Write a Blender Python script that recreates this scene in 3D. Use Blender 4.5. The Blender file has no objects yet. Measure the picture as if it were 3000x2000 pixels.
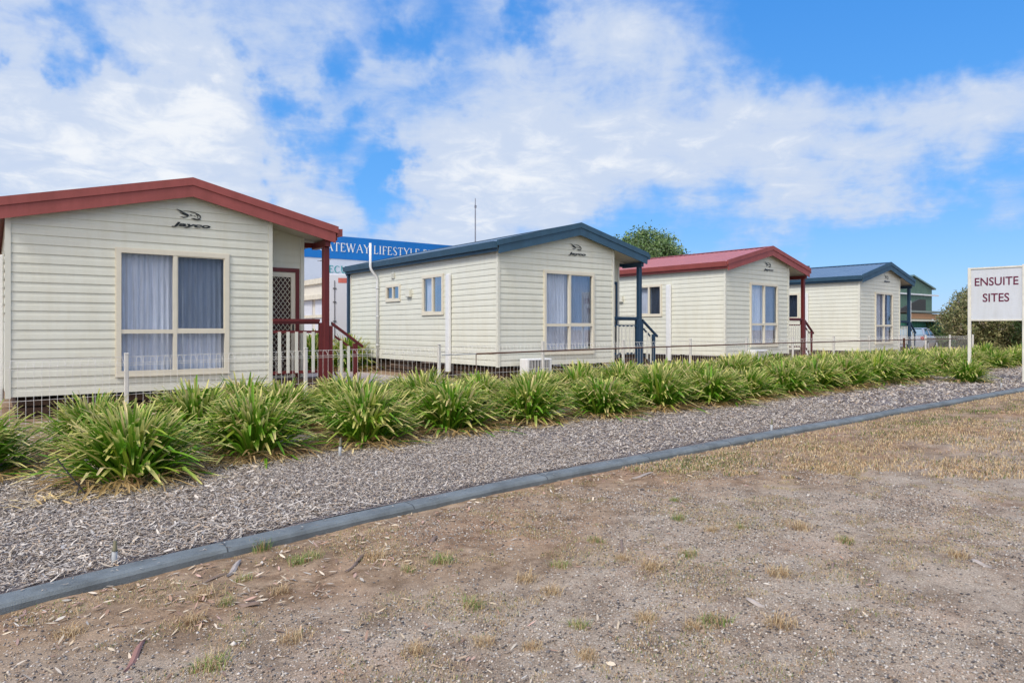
import bpy, math, random
import numpy as np
from mathutils import Vector, Matrix, noise as mnoise
random.seed(7); RNG = np.random.default_rng(7)
R = math.radians
sc = bpy.context.scene
COL = sc.collection
EYE = 1.42

def g(X):                                   # gentle rise of the land to the right
    return 0.2*(1-math.exp(-X/10)) if X > 0 else max(-.1, .02*X)
def gnp(X): return np.where(X > 0, 0.2*(1-np.exp(-np.maximum(X, 0)/10)), np.maximum(-.1, .02*X))

KX = [-40, -6, .0, .86, 2.16, 3.87, 6.32, 10.36, 14, 18.3, 24, 32, 60, 140]
KY = [3.6, 4.15, 4.66, 4.79, 4.98, 5.12, 5.22, 5.32, 5.42, 5.56, 5.68, 5.8, 6.2, 8.0]
def kerb_y(x): return np.interp(x, KX, KY)

# ------------------------------------------------------------------ materials
MATS = {}
def nodes_of(name):
    m = bpy.data.materials.new(name); m.use_nodes = True
    nt = m.node_tree; b = nt.nodes['Principled BSDF']
    return m, nt, b
def lin(c):
    return tuple(((v/255)/12.92 if v/255 <= .04045 else ((v/255+.055)/1.055)**2.4) for v in c)
def mat(name, rgb, rough=.6, metal=0., var=.12, scale=6., bump=.0, bscale=60., spec=.4, srgb=False, hue2=None, stretch=None, streak=0.):
    """plain painted/weathered surface with tonal variation and optional fine bump"""
    if name in MATS: return MATS[name]
    if srgb: rgb = lin(rgb)
    m, nt, b = nodes_of(name); N = nt.nodes; L = nt.links
    b.inputs['Roughness'].default_value = rough; b.inputs['Metallic'].default_value = metal
    b.inputs['Specular IOR Level'].default_value = spec
    tc = N.new('ShaderNodeTexCoord'); mp = N.new('ShaderNodeMapping')
    L.new(tc.outputs['Object'], mp.inputs['Vector'])
    if stretch: mp.inputs['Scale'].default_value = stretch
    n = N.new('ShaderNodeTexNoise'); n.inputs['Scale'].default_value = scale
    n.inputs['Detail'].default_value = 6; n.inputs['Roughness'].default_value = .65
    L.new(mp.outputs[0], n.inputs['Vector'])
    cr = N.new('ShaderNodeValToRGB')
    cr.color_ramp.elements[0].position = .3; cr.color_ramp.elements[1].position = .72
    d = hue2 or tuple(v*(1-2*var) for v in rgb)
    cr.color_ramp.elements[0].color = (*d, 1); cr.color_ramp.elements[1].color = (*rgb, 1)
    L.new(n.outputs['Fac'], cr.inputs['Fac']); last = cr.outputs['Color']
    if streak:      # rain streaks and grime patches
        m2 = N.new('ShaderNodeMapping'); m2.inputs['Scale'].default_value = (2.2, 2.2, .35); L.new(tc.outputs['Object'], m2.inputs['Vector'])
        ns = N.new('ShaderNodeTexNoise'); ns.inputs['Scale'].default_value = 2.2; ns.inputs['Detail'].default_value = 7; ns.inputs['Roughness'].default_value = .7; L.new(m2.outputs[0], ns.inputs['Vector'])
        rs = N.new('ShaderNodeValToRGB'); rs.color_ramp.elements[0].position = .34; rs.color_ramp.elements[1].position = .56
        rs.color_ramp.elements[0].color = (streak, streak*.985, streak*.95, 1); rs.color_ramp.elements[1].color = (1, 1, 1, 1); L.new(ns.outputs['Fac'], rs.inputs['Fac'])
        xx = N.new('ShaderNodeMix'); xx.data_type = 'RGBA'; xx.blend_type = 'MULTIPLY'; xx.inputs[0].default_value = 1; L.new(last, xx.inputs[6]); L.new(rs.outputs['Color'], xx.inputs[7]); last = xx.outputs[2]
    L.new(last, b.inputs['Base Color'])
    if bump:
        n2 = N.new('ShaderNodeTexNoise'); n2.inputs['Scale'].default_value = bscale; n2.inputs['Detail'].default_value = 4
        L.new(mp.outputs[0], n2.inputs['Vector'])
        bp = N.new('ShaderNodeBump'); bp.inputs['Strength'].default_value = bump; bp.inputs['Distance'].default_value = .01
        L.new(n2.outputs['Fac'], bp.inputs['Height']); L.new(bp.outputs['Normal'], b.inputs['Normal'])
    MATS[name] = m; return m
def vcmat(name, rough=.7, spec=.3, transl=0.):
    """colour from the mesh's own per-piece colour attribute (leaf by leaf, chip by chip)"""
    m, nt, b = nodes_of(name); N = nt.nodes; L = nt.links
    a = N.new('ShaderNodeAttribute'); a.attribute_name = 'Col'
    L.new(a.outputs['Color'], b.inputs['Base Color'])
    b.inputs['Roughness'].default_value = rough; b.inputs['Specular IOR Level'].default_value = spec
    if transl:
        t = N.new('ShaderNodeBsdfTranslucent'); mx = N.new('ShaderNodeMixShader'); mx.inputs[0].default_value = transl
        L.new(a.outputs['Color'], t.inputs['Color']); L.new(b.outputs[0], mx.inputs[1]); L.new(t.outputs[0], mx.inputs[2])
        L.new(mx.outputs[0], N['Material Output'].inputs['Surface'])
    MATS[name] = m; return m
def glass(name, tint, refl=.9):
    m, nt, b = nodes_of(name); N = nt.nodes; L = nt.links; N.remove(b)
    t = N.new('ShaderNodeBsdfTransparent'); t.inputs[0].default_value = (*tint, 1)
    gl = N.new('ShaderNodeBsdfGlossy'); gl.inputs['Roughness'].default_value = .02; gl.inputs['Color'].default_value = (.92, .95, 1, 1)
    fr = N.new('ShaderNodeFresnel'); fr.inputs['IOR'].default_value = 1.5
    ml = N.new('ShaderNodeMath'); ml.operation = 'MULTIPLY'; ml.inputs[1].default_value = refl; L.new(fr.outputs[0], ml.inputs[0])
    mx = N.new('ShaderNodeMixShader'); L.new(ml.outputs[0], mx.inputs[0]); L.new(t.outputs[0], mx.inputs[1]); L.new(gl.outputs[0], mx.inputs[2])
    L.new(mx.outputs[0], N['Material Output'].inputs['Surface']); MATS[name] = m; return m

cladm = mat('cream cladding', (.69, .70, .62), .5, var=.035, streak=.955, scale=1.3, bump=.15, bscale=25, stretch=(1, 1, 5))
trimm = mat('cream trim', (.68, .68, .60), .45, var=.04, scale=3)
framem = mat('window frame cream', (.70, .66, .55), .4, var=.05, scale=4)
whitep = mat('white pvc', (.74, .76, .78), .35, var=.05, scale=3)
redp = mat('red roof paint', (.33, .082, .075), .55, streak=.85, var=.10, scale=2.2, bump=.05)
redd = mat('dark red timber paint', (.135, .018, .018), .4, var=.12, scale=4, bump=.1)
bluep = mat('blue roof paint', (.040, .10, .165), .55, streak=.85, var=.10, scale=2.2, bump=.05)
blued = mat('dark blue timber paint', (.018, .052, .105), .4, var=.12, scale=4, bump=.1)
redsh = mat('red roof sheeting', (.45, .155, .145), .38, var=.08, scale=1.5, spec=.6)  # paler pinkish base colour has the sky's reflection painted in
bluesh = mat('blue roof sheeting', (.14, .205, .29), .36, var=.08, scale=1.5, spec=.6)
soffm = mat('soffit cream', (.6, .58, .5), .7)
skirtm = mat('skirting timber', (.10, .06, .04), .85, var=.25, scale=5, bump=.4)
darkm = mat('dark void', (.012, .012, .013), .9)
curtm = mat('sheer curtain', (.68, .74, .86), .9, var=.16, scale=7, stretch=(6, 6, .3))
drapem = mat('dark drape', (.12, .15, .22), .9, var=.2, scale=6, stretch=(6, 6, .3))
glassm = glass('window glass', (.97, .98, 1.), .32)
screenm = glass('screened window glass', (.76, .79, .83), .45)
wirem = mat('white wire', (.72, .71, .68), .5, var=.1, scale=8)
fpostm = mat('fence post white', (.66, .65, .62), .55, var=.12, scale=5, bump=.2)
rustm = mat('rusty pipe', (.13, .055, .035), .8, var=.3, scale=9, bump=.5)
greypipe = mat('grey pipe', (.42, .44, .46), .5, var=.1)
blackm = mat('black vinyl', (.012, .017, .02), .4, var=.1)
maroonm = mat('maroon lettering', (.13, .012, .045), .45)
signm = mat('sign white', (.58, .61, .66), .35, var=.04, streak=.93, scale=3)
signf = mat('sign frame cream', (.74, .72, .64), .5, var=.12, scale=5, bump=.2)

# ------------------------------------------------------------------ mesh builder
class MB:
    def __init__(s): s.v = []; s.f = []; s.c = []
    def add(s, vs, fs, col=None):
        o = len(s.v); s.v += [tuple(v) for v in vs]; s.f += [tuple(i+o for i in f) for f in fs]
        if col is not None: s.c += [col]*len(vs)
    def box(s, x0, x1, y0, y1, z0, z1, M=None):
        vs = [(x, y, z) for x in (x0, x1) for y in (y0, y1) for z in (z0, z1)]
        if M: vs = [M @ Vector(v) for v in vs]
        s.add(vs, [(0, 1, 3, 2), (4, 6, 7, 5), (0, 4, 5, 1), (2, 3, 7, 6), (0, 2, 6, 4), (1, 5, 7, 3)])
    def bevbox(s, x0, x1, y0, y1, z0, z1, b=.006):     # box with chamfered vertical edges and top
        p = [(x0+b, y0), (x1-b, y0), (x1, y0+b), (x1, y1-b), (x1-b, y1), (x0+b, y1), (x0, y1-b), (x0, y0+b)]
        vs = [(x, y, z0) for x, y in p]+[(x, y, z1-b) for x, y in p]
        q = [(min(max(x, x0+b), x1-b), min(max(y, y0+b), y1-b), z1) for x, y in p]
        vs += q
        fs = [tuple(range(7, -1, -1)), tuple(range(16, 24))]
        for k in range(2):
            for i in range(8):
                j = (i+1) % 8; fs.append((k*8+i, k*8+j, k*8+8+j, k*8+8+i))
        s.add(vs, fs)
    def prism(s, pts, d, closed=True):                 # polygon (3D pts, planar) swept by vector d
        n = len(pts); a = [Vector(p) for p in pts]; d = Vector(d)
        s.add(a+[p+d for p in a], [tuple(range(n-1, -1, -1)), tuple(range(n, 2*n))]+[(i, (i+1) % n, n+(i+1) % n, n+i) for i in range(n)])
    def tube(s, pts, r, n=8, cap=True, col=None):
        pts = [Vector(p) for p in pts]; rings = []
        rs = r if isinstance(r, (list, tuple)) else [r]*len(pts)
        up = None
        for i, p in enumerate(pts):
            t = (pts[min(i+1, len(pts)-1)]-pts[max(i-1, 0)])
            if t.length < 1e-9: t = Vector((0, 0, 1))
            t.normalize()
            if up is None: up = Vector((0, 0, 1)) if abs(t.z) < .9 else Vector((1, 0, 0))
            a = t.cross(up); a.normalize(); b = a.cross(t); up = b
            rings.append([p+(a*math.cos(2*math.pi*k/n)+b*math.sin(2*math.pi*k/n))*rs[i] for k in range(n)])
        vs = [v for rg in rings for v in rg]; fs = []
        for i in range(len(pts)-1):
            for k in range(n):
                j = (k+1) % n; fs.append((i*n+k, i*n+j, (i+1)*n+j, (i+1)*n+k))
        if cap: fs += [tuple(range(n-1, -1, -1)), tuple(range((len(pts)-1)*n, len(pts)*n))]
        s.add(vs, fs, col)
    def build(s, name, material, parent=None, loc=(0, 0, 0), smooth=False):
        me = bpy.data.meshes.new(name); me.from_pydata(s.v, [], s.f)
        if s.c:
            a = me.color_attributes.new('Col', 'FLOAT_COLOR', 'POINT')
            arr = np.ones((len(s.v), 4), dtype=np.float32); arr[:, :3] = np.array(s.c, dtype=np.float32); a.data.foreach_set('color', arr.ravel())
        me.materials.append(material)
        if smooth: me.polygons.foreach_set('use_smooth', [True]*len(me.polygons))
        me.update()
        o = bpy.data.objects.new(name, me); COL.objects.link(o); o.location = loc
        if parent: o.parent = parent
        return o
def npmesh(name, V, F, C, material, smooth=False):
    """V (n,3), F (m,k) equal-sized faces, C (n,3)"""
    me = bpy.data.meshes.new(name); k = F.shape[1]
    me.vertices.add(len(V)); me.vertices.foreach_set('co', V.astype(np.float32).ravel())
    me.loops.add(F.size); me.loops.foreach_set('vertex_index', F.astype(np.int32).ravel())
    me.polygons.add(len(F)); me.polygons.foreach_set('loop_start', np.arange(0, F.size, k, dtype=np.int32))
    me.update(calc_edges=True)
    if C is not None:
        a = me.color_attributes.new('Col', 'FLOAT_COLOR', 'POINT')
        a.data.foreach_set('color', np.concatenate([C, np.ones((len(C), 1))], 1).astype(np.float32).ravel())
    me.materials.append(material)
    if smooth: me.polygons.foreach_set('use_smooth', np.ones(len(F), dtype=bool))
    o = bpy.data.objects.new(name, me); COL.objects.link(o); return o
def tag(o, label, cat, group=None, kind=None):
    if label: o['label'] = label
    if cat: o['category'] = cat
    if group: o['group'] = group
    if kind: o['kind'] = kind
    return o
def thing(name, label, cat, loc=(0, 0, 0), rz=0, group=None):
    o = bpy.data.objects.new(name, None); COL.objects.link(o); o.location = loc; o.rotation_euler = (0, 0, rz)
    o.empty_display_size = .2
    return tag(o, label, cat, group)
def structure(o, label=None):
    o['kind'] = 'structure'
    if label: o['label'] = label
    return o
def copy_tree(o, parent=None):
    c = o.copy(); COL.objects.link(c); c.parent = parent
    for ch in list(o.children): copy_tree(ch, c)
    return c
def text_mesh(name, body, x0, x1, z0, z1, y, material, parent, bold=0., shear=0., depth=.004):
    """lettering fitted into the rectangle x0..x1, z0..z1 of the plane y (facing -Y)"""
    cu = bpy.data.curves.new(name+'_tmp', 'FONT'); cu.body = body; cu.size = 1; cu.offset = bold; cu.shear = shear
    cu.extrude = 0.02; cu.resolution_u = 4
    ob = bpy.data.objects.new(name+'_tmp', cu); COL.objects.link(ob)
    dg = bpy.context.evaluated_depsgraph_get(); me = bpy.data.meshes.new_from_object(ob.evaluated_get(dg))
    bpy.data.objects.remove(ob); bpy.data.curves.remove(cu)
    co = np.array([v.co[:] for v in me.vertices]); mn = co.min(0); mx = co.max(0)
    for v in me.vertices:
        a = (v.co.x-mn[0])/(mx[0]-mn[0]); b = (v.co.y-mn[1])/(mx[1]-mn[1]); c = (v.co.z-mn[2])/(mx[2]-mn[2])
        v.co = (x0+a*(x1-x0), y-c*depth, z0+b*(z1-z0))
    me.name = name; me.materials.clear(); me.materials.append(material)
    o = bpy.data.objects.new(name, me); COL.objects.link(o); o.parent = parent
    return o

# ------------------------------------------------------------------ cabins
BH = .15
def clip(poly, a, b, c):     # keep a*x+b*z<=c
    out = []
    for i in range(len(poly)):
        p, q = poly[i], poly[(i+1) % len(poly)]
        dp = a*p[0]+b*p[1]-c; dq = a*q[0]+b*q[1]-c
        if dp <= 0: out.append(p)
        if (dp < 0 < dq) or (dq < 0 < dp):
            t = dp/(dp-dq); out.append((p[0]+t*(q[0]-p[0]), p[1]+t*(q[1]-p[1])))
    return out
SL = .235; RX = 2.64; ZR = 3.68
def ztop(x): return ZR-SL*abs(x-RX)
def clad(mb, P, U, Nn, length, ztopmax, openings=(), gable=False, start=0.):
    """lapped boards on the vertical plane through P along U with outward normal Nn"""
    P, U, Nn = Vector(P), Vector(U), Vector(Nn)
    flip = U.cross(Vector((0, 0, 1))).dot(Nn) < 0
    def out(poly, offs):
        vs = [P+U*x+Vector((0, 0, z))+Nn*o for (x, z), o in zip(poly, offs)]
        idx = list(range(len(vs)))
        mb.add(vs, [tuple(reversed(idx)) if flip else tuple(idx)])
    n = int(math.ceil(ztopmax/BH))
    for i in range(n):
        z0, z1 = i*BH, (i+1)*BH
        segs = [(start, length)]
        for (a, b, c, d) in openings:
            if c-1e-3 <= (z0+z1)/2 <= d+1e-3:
                ns = []
                for s0, s1 in segs:
                    if b <= s0 or a >= s1: ns.append((s0, s1)); continue
                    if a > s0: ns.append((s0, a))
                    if b < s1: ns.append((b, s1))
                segs = ns
        for s0, s1 in segs:
            for (za, zb, oa, ob) in ((z0, z0+.085, .018, .013), (z0+.085, z0+.09, .013, .0105), (z0+.09, z1, .0105, .004)):
                poly = [(s0, za), (s1, za), (s1, zb), (s0, zb)]
                if gable:
                    gx = gable
                    poly = clip(poly, -SL, 1, ZR-.05-SL*(RX-gx))     # left slope:  z <= ZR-.05-SL*(RX-(x+gx))
                    if poly: poly = clip(poly, SL, 1, ZR-.05+SL*(RX-gx))
                else:
                    if za >= ztopmax: continue
                    poly = [(x, min(z, ztopmax)) for x, z in poly]
                if len(poly) < 3: continue
                offs = [oa+(ob-oa)*(z-za)/(zb-za) for x, z in poly]
                out(poly, offs)
            # lip underside
            if not gable or z0 < ZR-.05-SL*max(abs(s0+(gable or 0)-RX), abs(s1+(gable or 0)-RX)):
                vs = [P+U*s0+Vector((0, 0, z0))+Nn*.003, P+U*s1+Vector((0, 0, z0))+Nn*.003, P+U*s1+Vector((0, 0, z0))+Nn*.018, P+U*s0+Vector((0, 0, z0))+Nn*.018]
                mb.add(vs, [(0, 1, 2, 3)])
            else:
                xs = [x for x in (s0, s1)]
                a = max(s0, RX-gable-(ZR-.05-z0)/SL); b = min(s1, RX-gable+(ZR-.05-z0)/SL)
                if b > a:
                    vs = [P+U*a+Vector((0, 0, z0))+Nn*.003, P+U*b+Vector((0, 0, z0))+Nn*.003, P+U*b+Vector((0, 0, z0))+Nn*.018, P+U*a+Vector((0, 0, z0))+Nn*.018]
                    mb.add(vs, [(0, 1, 2, 3)])

def make_window(parent, M, x0, x1, z0, z1, mull, transom=None, fw=.055, curt=('sheer', 'sheer')):
    """M maps local (x along wall, y depth inwards, z) into cabin space"""
    f = MB(); d0, d1 = -.045, .05
    B = lambda *a: f.box(*a, M=M)
    B(x0-.02, x0+fw, d0, d1, z0-.02, z1+.02); B(x1-fw, x1+.02, d0, d1, z0-.02, z1+.02)
    B(x0+fw, x1-fw, d0, d1, z1-fw, z1+.02); B(x0+fw, x1-fw, d0, d1, z0-.02, z0+fw)
    B(x0-.034, x0-.02, -.03, .0, z0-.034, z1+.034); B(x1+.02, x1+.034, -.03, .0, z0-.034, z1+.034)   # flat architrave
    B(x0-.02, x1+.02, -.03, .0, z1+.02, z1+.034); B(x0-.034, x1+.034, -.055, .0, z0-.045, z0-.02)
    xm = mull; mw = .03
    B(xm-mw, xm+mw, d0+.006, d1-.006, z0+fw, z1-fw)
    if transom:
        B(x0+fw, xm-mw, d0+.01, d1-.01, transom-.035, transom+.035); B(xm+mw, x1-fw, d0+.01, d1-.01, transom-.035, transom+.035)
    # thin sash of the sliding half
    zt = (transom+.035) if transom else z0+fw
    for (a, b) in ((xm+mw, x1-fw),):
        B(a, a+.018, -.03, -.005, zt, z1-fw); B(b-.018, b, -.03, -.005, zt, z1-fw)
        B(a+.018, b-.018, -.03, -.005, z1-fw-.018, z1-fw); B(a+.018, b-.018, -.03, -.005, zt, zt+.018)
    win = f.build('window', framem, parent)
    zs = [(z0+fw, z1-fw)] if not transom else [(z0+fw, transom-.035), (transom+.035, z1-fw)]
    for k, (xa, xb) in enumerate(((x0+fw, xm-mw), (xm+mw, x1-fw))):
        for zi, (za, zb) in enumerate(zs):
            p = MB(); p.box(xa-.004, xb+.004, .002, .008, za-.004, zb+.004, M=M)
            p.build('pane', screenm if (k == (1 if transom else 0) and (zi == len(zs)-1)) else glassm, win)
    for k, (xa, xb) in enumerate(((x0+.01, xm), (xm, x1-.01))):
        c = MB(); n = 46; amp = .022
        vs = []
        for i in range(n+1):
            u = xa+(xb-xa)*i/n
            ph = i*1.15+.8*math.sin(i*.37+x0*3+k)
            y = .13+amp*math.sin(ph)+.01*math.sin(ph*2.3)
            vs += [M @ Vector((u, y, z0-.1)), M @ Vector((u, y-.006*math.sin(ph), z1+.1))]
        c.add(vs, [(2*i, 2*i+2, 2*i+3, 2*i+1) for i in range(n)])
        c.build('curtain', curtm if curt[k] == 'sheer' else drapem, win, smooth=True)
    return win

def louvre(parent, M, x0, x1, z0, z1):
    v = MB(); v.box(x0, x1, -.05, -.02, z0, z1, M=M)
    n = 5
    for i in range(n):
        z = z0+(z1-z0)*(i+.5)/n; v.box(x0+.015, x1-.015, -.062, -.0505, z-.008, z+.006, M=M)
    return v.build('wall_vent', trimm, parent)

LEN = 8.6; W = 4.05; W2 = 4.88; REC = .6
def make_cabin(loc, rz, red, label, narrow_win=False):
    paint, paintd, sheet = (redp, redd, redsh) if red else (bluep, blued, bluesh)
    root = thing('cabin', label, 'cabin', loc, rz, 'cream holiday cabins in a row')
    I = Matrix.Identity(4)
    MF = Matrix.Identity(4)
    ML = Matrix(((0, 1, 0, 0), (1, 0, 0, 0), (0, 0, 1, 0), (0, 0, 0, 1)))   # wall x=0: local x -> cabin y, depth -> +x
    wx0, wx1 = 1.5, 3.27
    fr_open = [(wx0, wx1, .3, 2.4)]
    sd_open = [(2.55, 3.67, 1.35, 2.25+.15), (5.05, 5.95, 1.8, 2.25)]
    w = MB()
    clad(w, (0, 0, 0), (1, 0, 0), (0, -1, 0), W, 3.7, fr_open, gable=1e-6)
    w.build('front_wall', cladm, root)
    s = MB(); clad(s, (0, 0, 0), (0, 1, 0), (-1, 0, 0), LEN, ztop(0)-.06, sd_open)
    s.build('side_wall', cladm, root)
    s = MB(); clad(s, (W2, REC, 0), (0, 1, 0), (1, 0, 0), LEN-REC, ztop(W2)-.06)
    clad(s, (W, 0, 0), (0, 1, 0), (1, 0, 0), REC, ztop(W)-.06)
    s.build('side_wall', cladm, root)
    s = MB(); clad(s, (W, REC, 0), (1, 0, 0), (0, -1, 0), W2-W, ztop(W)-.1, [(.0, .745, 0, 2.2)])
    s.build('porch_wall', cladm, root)
    s = MB(); clad(s, (0, LEN, 0), (1, 0, 0), (0, 1, 0), W2, 3.7, gable=1e-6)
    s.build('back_wall', cladm, root)
    fl = MB(); fl.box(.03, W-.02, .03, LEN-.03, -.0, .06); fl.box(W-.02, W2-.03, REC+.06, LEN-.03, 0, .06); fl.build('floor', darkm, root)
    for (x, y, sx, sy) in ((0, 0, -1, -1), (W, 0, 1, -1), (0, LEN, -1, 1), (W2, LEN, 1, 1), (W2, REC, 1, -1)):
        t = MB(); xa, xb = sorted((x-sx*.045, x+sx*.03)); ya, yb = sorted((y-sy*.045, y+sy*.03))
        t.box(xa, xb, ya, yb, -.02, ztop(min(max(x, 0), W2))-.07)
        t.build('corner_trim', trimm, root)
    make_window(root, MF, wx0, wx1, .3, 2.4, (wx0+wx1)/2, 1.02, curt=('sheer', 'sheer'))
    make_window(root, ML, 2.55, 3.67, 1.35, 2.4, 3.1, curt=('dark', 'sheer'), fw=.05)
    make_window(root, ML, 5.05, 5.95, 1.8, 2.25, 5.5, curt=('dark', 'dark'), fw=.05)
    louvre(root, ML, 5.38, 5.58, 2.46, 2.63)
    b = MB(); b.box(-.1, -.02, 4.3, 4.56, 1.86, 2.07); b.box(-.108, -.1005, 4.31, 4.55, 1.87, 2.06); b.build('meter_box', trimm, root)
    b = MB(); b.bevbox(-.11, -.02, 2.1, 2.3, -.22, 2.39, .02); b.build('duct_cover', whitep, root)
    b = MB(); b.tube([(-.07, 6.47, -.35), (-.07, 6.47, 2.45), (-.09, 6.47, 2.55), (-.3, 6.47, 2.8), (-.32, 6.47, 2.9), (-.32, 6.47, 3.62)], .042, 10)
    for z in (.4, 1.3, 2.2): b.box(-.12, -.02, 6.42, 6.52, z, z+.03)
    b.build('vent_pipe', whitep, root, smooth=True)
    b = MB(); b.box(-.12, -.033, LEN+.035, LEN+.13, -.1, ztop(0)-.3); b.build('downpipe', paintd, root)
    # roof: two ribbed sheets
    rf = MB(); xl, xr = -.14, 5.30; yf, yb = -.17, LEN+.2
    for (xa, xb) in ((xl, RX), (RX, xr)):
        za, zb = ztop(xa), ztop(xb)
        rf.prism([(xa, yf, za-.02), (xb, yf, zb-.02), (xb, yf, zb), (xa, yf, za)], (0, yb-yf, 0))
        y = yf+.16
        while y < yb-.1:
            rf.prism([(xa+.01, y, ztop(xa+.01)-.001), (xa+.01, y+.015, ztop(xa+.01)+.012), (xa+.01, y+.035, ztop(xa+.01)+.012), (xa+.01, y+.05, ztop(xa+.01)-.001)],
                     (xb-xa-.03 if xb == RX else xb-xa-.02, 0, (ztop(xb-.02)-ztop(xa+.01)) if xb == RX else (ztop(xb-.01)-ztop(xa+.01))))
            y += .2
    roof = rf.build('roof', sheet, root)
    rc = MB(); rc.prism([(RX-.16, yf, ztop(RX-.16)+.024), (RX, yf, ZR+.03), (RX+.16, yf, ztop(RX+.16)+.024), (RX, yf, ZR+.012)], (0, yb-yf, 0))
    rc.build('ridge_cap', paint, roof)
    def rake(y0, y1, top, bot, mb, xa, xb):
        for (p, q) in ((xa, RX), (RX, xb)):
            mb.prism([(p, y0, ztop(p)+bot), (q, y0, ztop(q)+bot), (q, y0, ztop(q)+top), (p, y0, ztop(p)+top)], (0, y1-y0, 0))
    for (ya_, yb_) in ((-.195, -.165), (LEN+.19, LEN+.22)):
        fb = MB(); rake(ya_, yb_, -.10, -.30, fb, xl+.03, xr-.03); fb.build('fascia', paint, roof)
    for (ya_, yb_) in ((-.215, -.173), (LEN+.205, LEN+.24)):
        fb = MB(); rake(ya_, yb_, .035, -.10, fb, xl-.02, xr+.02); fb.build('barge_capping', paint, roof)
    for x, sx in ((xl, -1), (xr, 1)):
        gt = MB(); z = ztop(x)
        pts = [(x+sx*.0, -.17, z-.16), (x+sx*.085, -.17, z-.16), (x+sx*.115, -.17, z-.03), (x+sx*.12, -.17, z-.005), (x+sx*.105, -.17, z-.005), (x+sx*.08, -.17, z-.145), (x+sx*.0, -.17, z-.145)]
        if sx > 0: pts = pts[::-1]
        gt.prism(pts, (0, LEN+.36, 0)); gt.box(min(x-.004*sx, x+.012*sx), max(x-.004*sx, x+.012*sx), -.165, LEN+.19, z-.24, z-.022)
        # stop ends
        gt.box(*sorted((x, x+sx*.115)), -.178, -.171, z-.16, z-.01)
        gt.build('gutter', paint, roof)
    sf = MB()
    sf.prism([(W+.04, -.16, ztop(W+.04)-.25), (xr-.03, -.16, ztop(xr-.03)-.25), (xr-.03, -.16, ztop(xr-.03)-.235), (W+.04, -.16, ztop(W+.04)-.235)], (0, REC+.13, 0))
    sf.prism([(W2+.04, REC, ztop(W2+.04)-.25), (xr-.03, REC, ztop(xr-.03)-.25), (xr-.03, REC, ztop(xr-.03)-.235), (W2+.04, REC, ztop(W2+.04)-.235)], (0, LEN-REC, 0))
    sf.build('soffit', soffm, roof)
    # porch
    bm = MB(); zb = ztop(5.2)-.26
    bm.box(5.085, 5.185, -.13, REC+.02, zb-.13, zb); bm.box(W2+.035, 5.085, REC-.04, REC+.02, zb-.1, zb+.0)
    bm.build('porch_beam', paintd, root)
    p = MB(); p.bevbox(5.075, 5.195, -.06, .06, -.36, zb-.131, .01); p.build('porch_post', paintd, root)
    p = MB(); p.box(5.0, 5.073, -.045, .045, -.36, 1.19); p.build('newel_post', paintd, root)
    p = MB(); p.box(5.197, 5.265, -.045, .045, -.36, 1.13); p.build('newel_post', paintd, root)
    rl = MB(); rl.box(W+.03, 5.0, -.05, .05, 1.205, 1.26); rl.box(W+.03, 5.0, -.02, .02, 1.16, 1.205)
    rl.build('handrail', paintd, root)
    rl = MB(); rl.box(W+.03, 5.0, -.02, .02, .2, .26); rl.build('bottom_rail', paintd, root)
    rl = MB(); rl.box(W+.03, 5.0, -.02, .02, .985, 1.035)
    rail = rl.build('porch_railing', paintd, root)
    x = W+.13
    while x < 4.95:
        q = MB(); q.box(x, x+.06, -.032, -.021, .22, 1.01); q.build('baluster', trimm, rail); x += .165
    dk = MB(); dk.box(W+.03, 5.25, .0, REC-.03, .03, .09); dk.box(W+.03, 5.25, -.03, -.002, -.06, .09); deck = dk.build('porch_deck', skirtm, root)
    sr = MB()
    def sloped(x0, z0, x1, z1, h, y0, y1): sr.prism([(x0, y0, z0), (x1, y0, z1), (x1, y0, z1+h), (x0, y0, z0+h)], (0, y1-y0, 0))
    sloped(5.26, 1.15, 5.92, .68, .055, -.035, .035); sloped(5.322, .9, 5.72, .62, .045, -.02, .02); sloped(5.322, .16, 5.72, -.12, .045, -.02, .02)
    sr.box(5.72, 5.80, -.038, .038, -.42, .77)
    stair = sr.build('stair_railing', paintd, root)
    for x in (5.42, 5.58):
        q = MB(); z = 1.15-.712*(x-5.26); q.box(x, x+.055, -.032, -.021, z-.98, z-.2); q.build('baluster', trimm, stair)
    for k in range(3):
        st = MB(); st.box(5.27+.22*k, 5.49+.22*k, .03, REC+.3, -.07-.14*k, -.03-.14*k); st.build('step', skirtm, root)
    # door: red surround, cream screen door with diamond grille, dark red door behind
    ds = MB(); xa, xb = W+.0, W+.745
    ds.box(xb-.075, xb, REC-.07, REC+.03, 0, 2.28); ds.box(W+.03, xb-.075, REC-.07, REC+.03, 2.2, 2.28)
    door = ds.build('door', paintd, root)
    df = MB(); df.box(xb-.16, xb-.076, REC-.05, REC-.01, .05, 2.198); df.box(W+.03, xb-.16, REC-.05, REC-.01, 2.1, 2.198); df.box(W+.03, xb-.16, REC-.05, REC-.01, .05, .14)
    df.build('screen_frame', framem, door)
    gr = MB(); a0, a1, z0, z1 = W+.03, xb-.16, .14, 2.1; st_ = .088; wd = .0055
    k = -40
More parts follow.
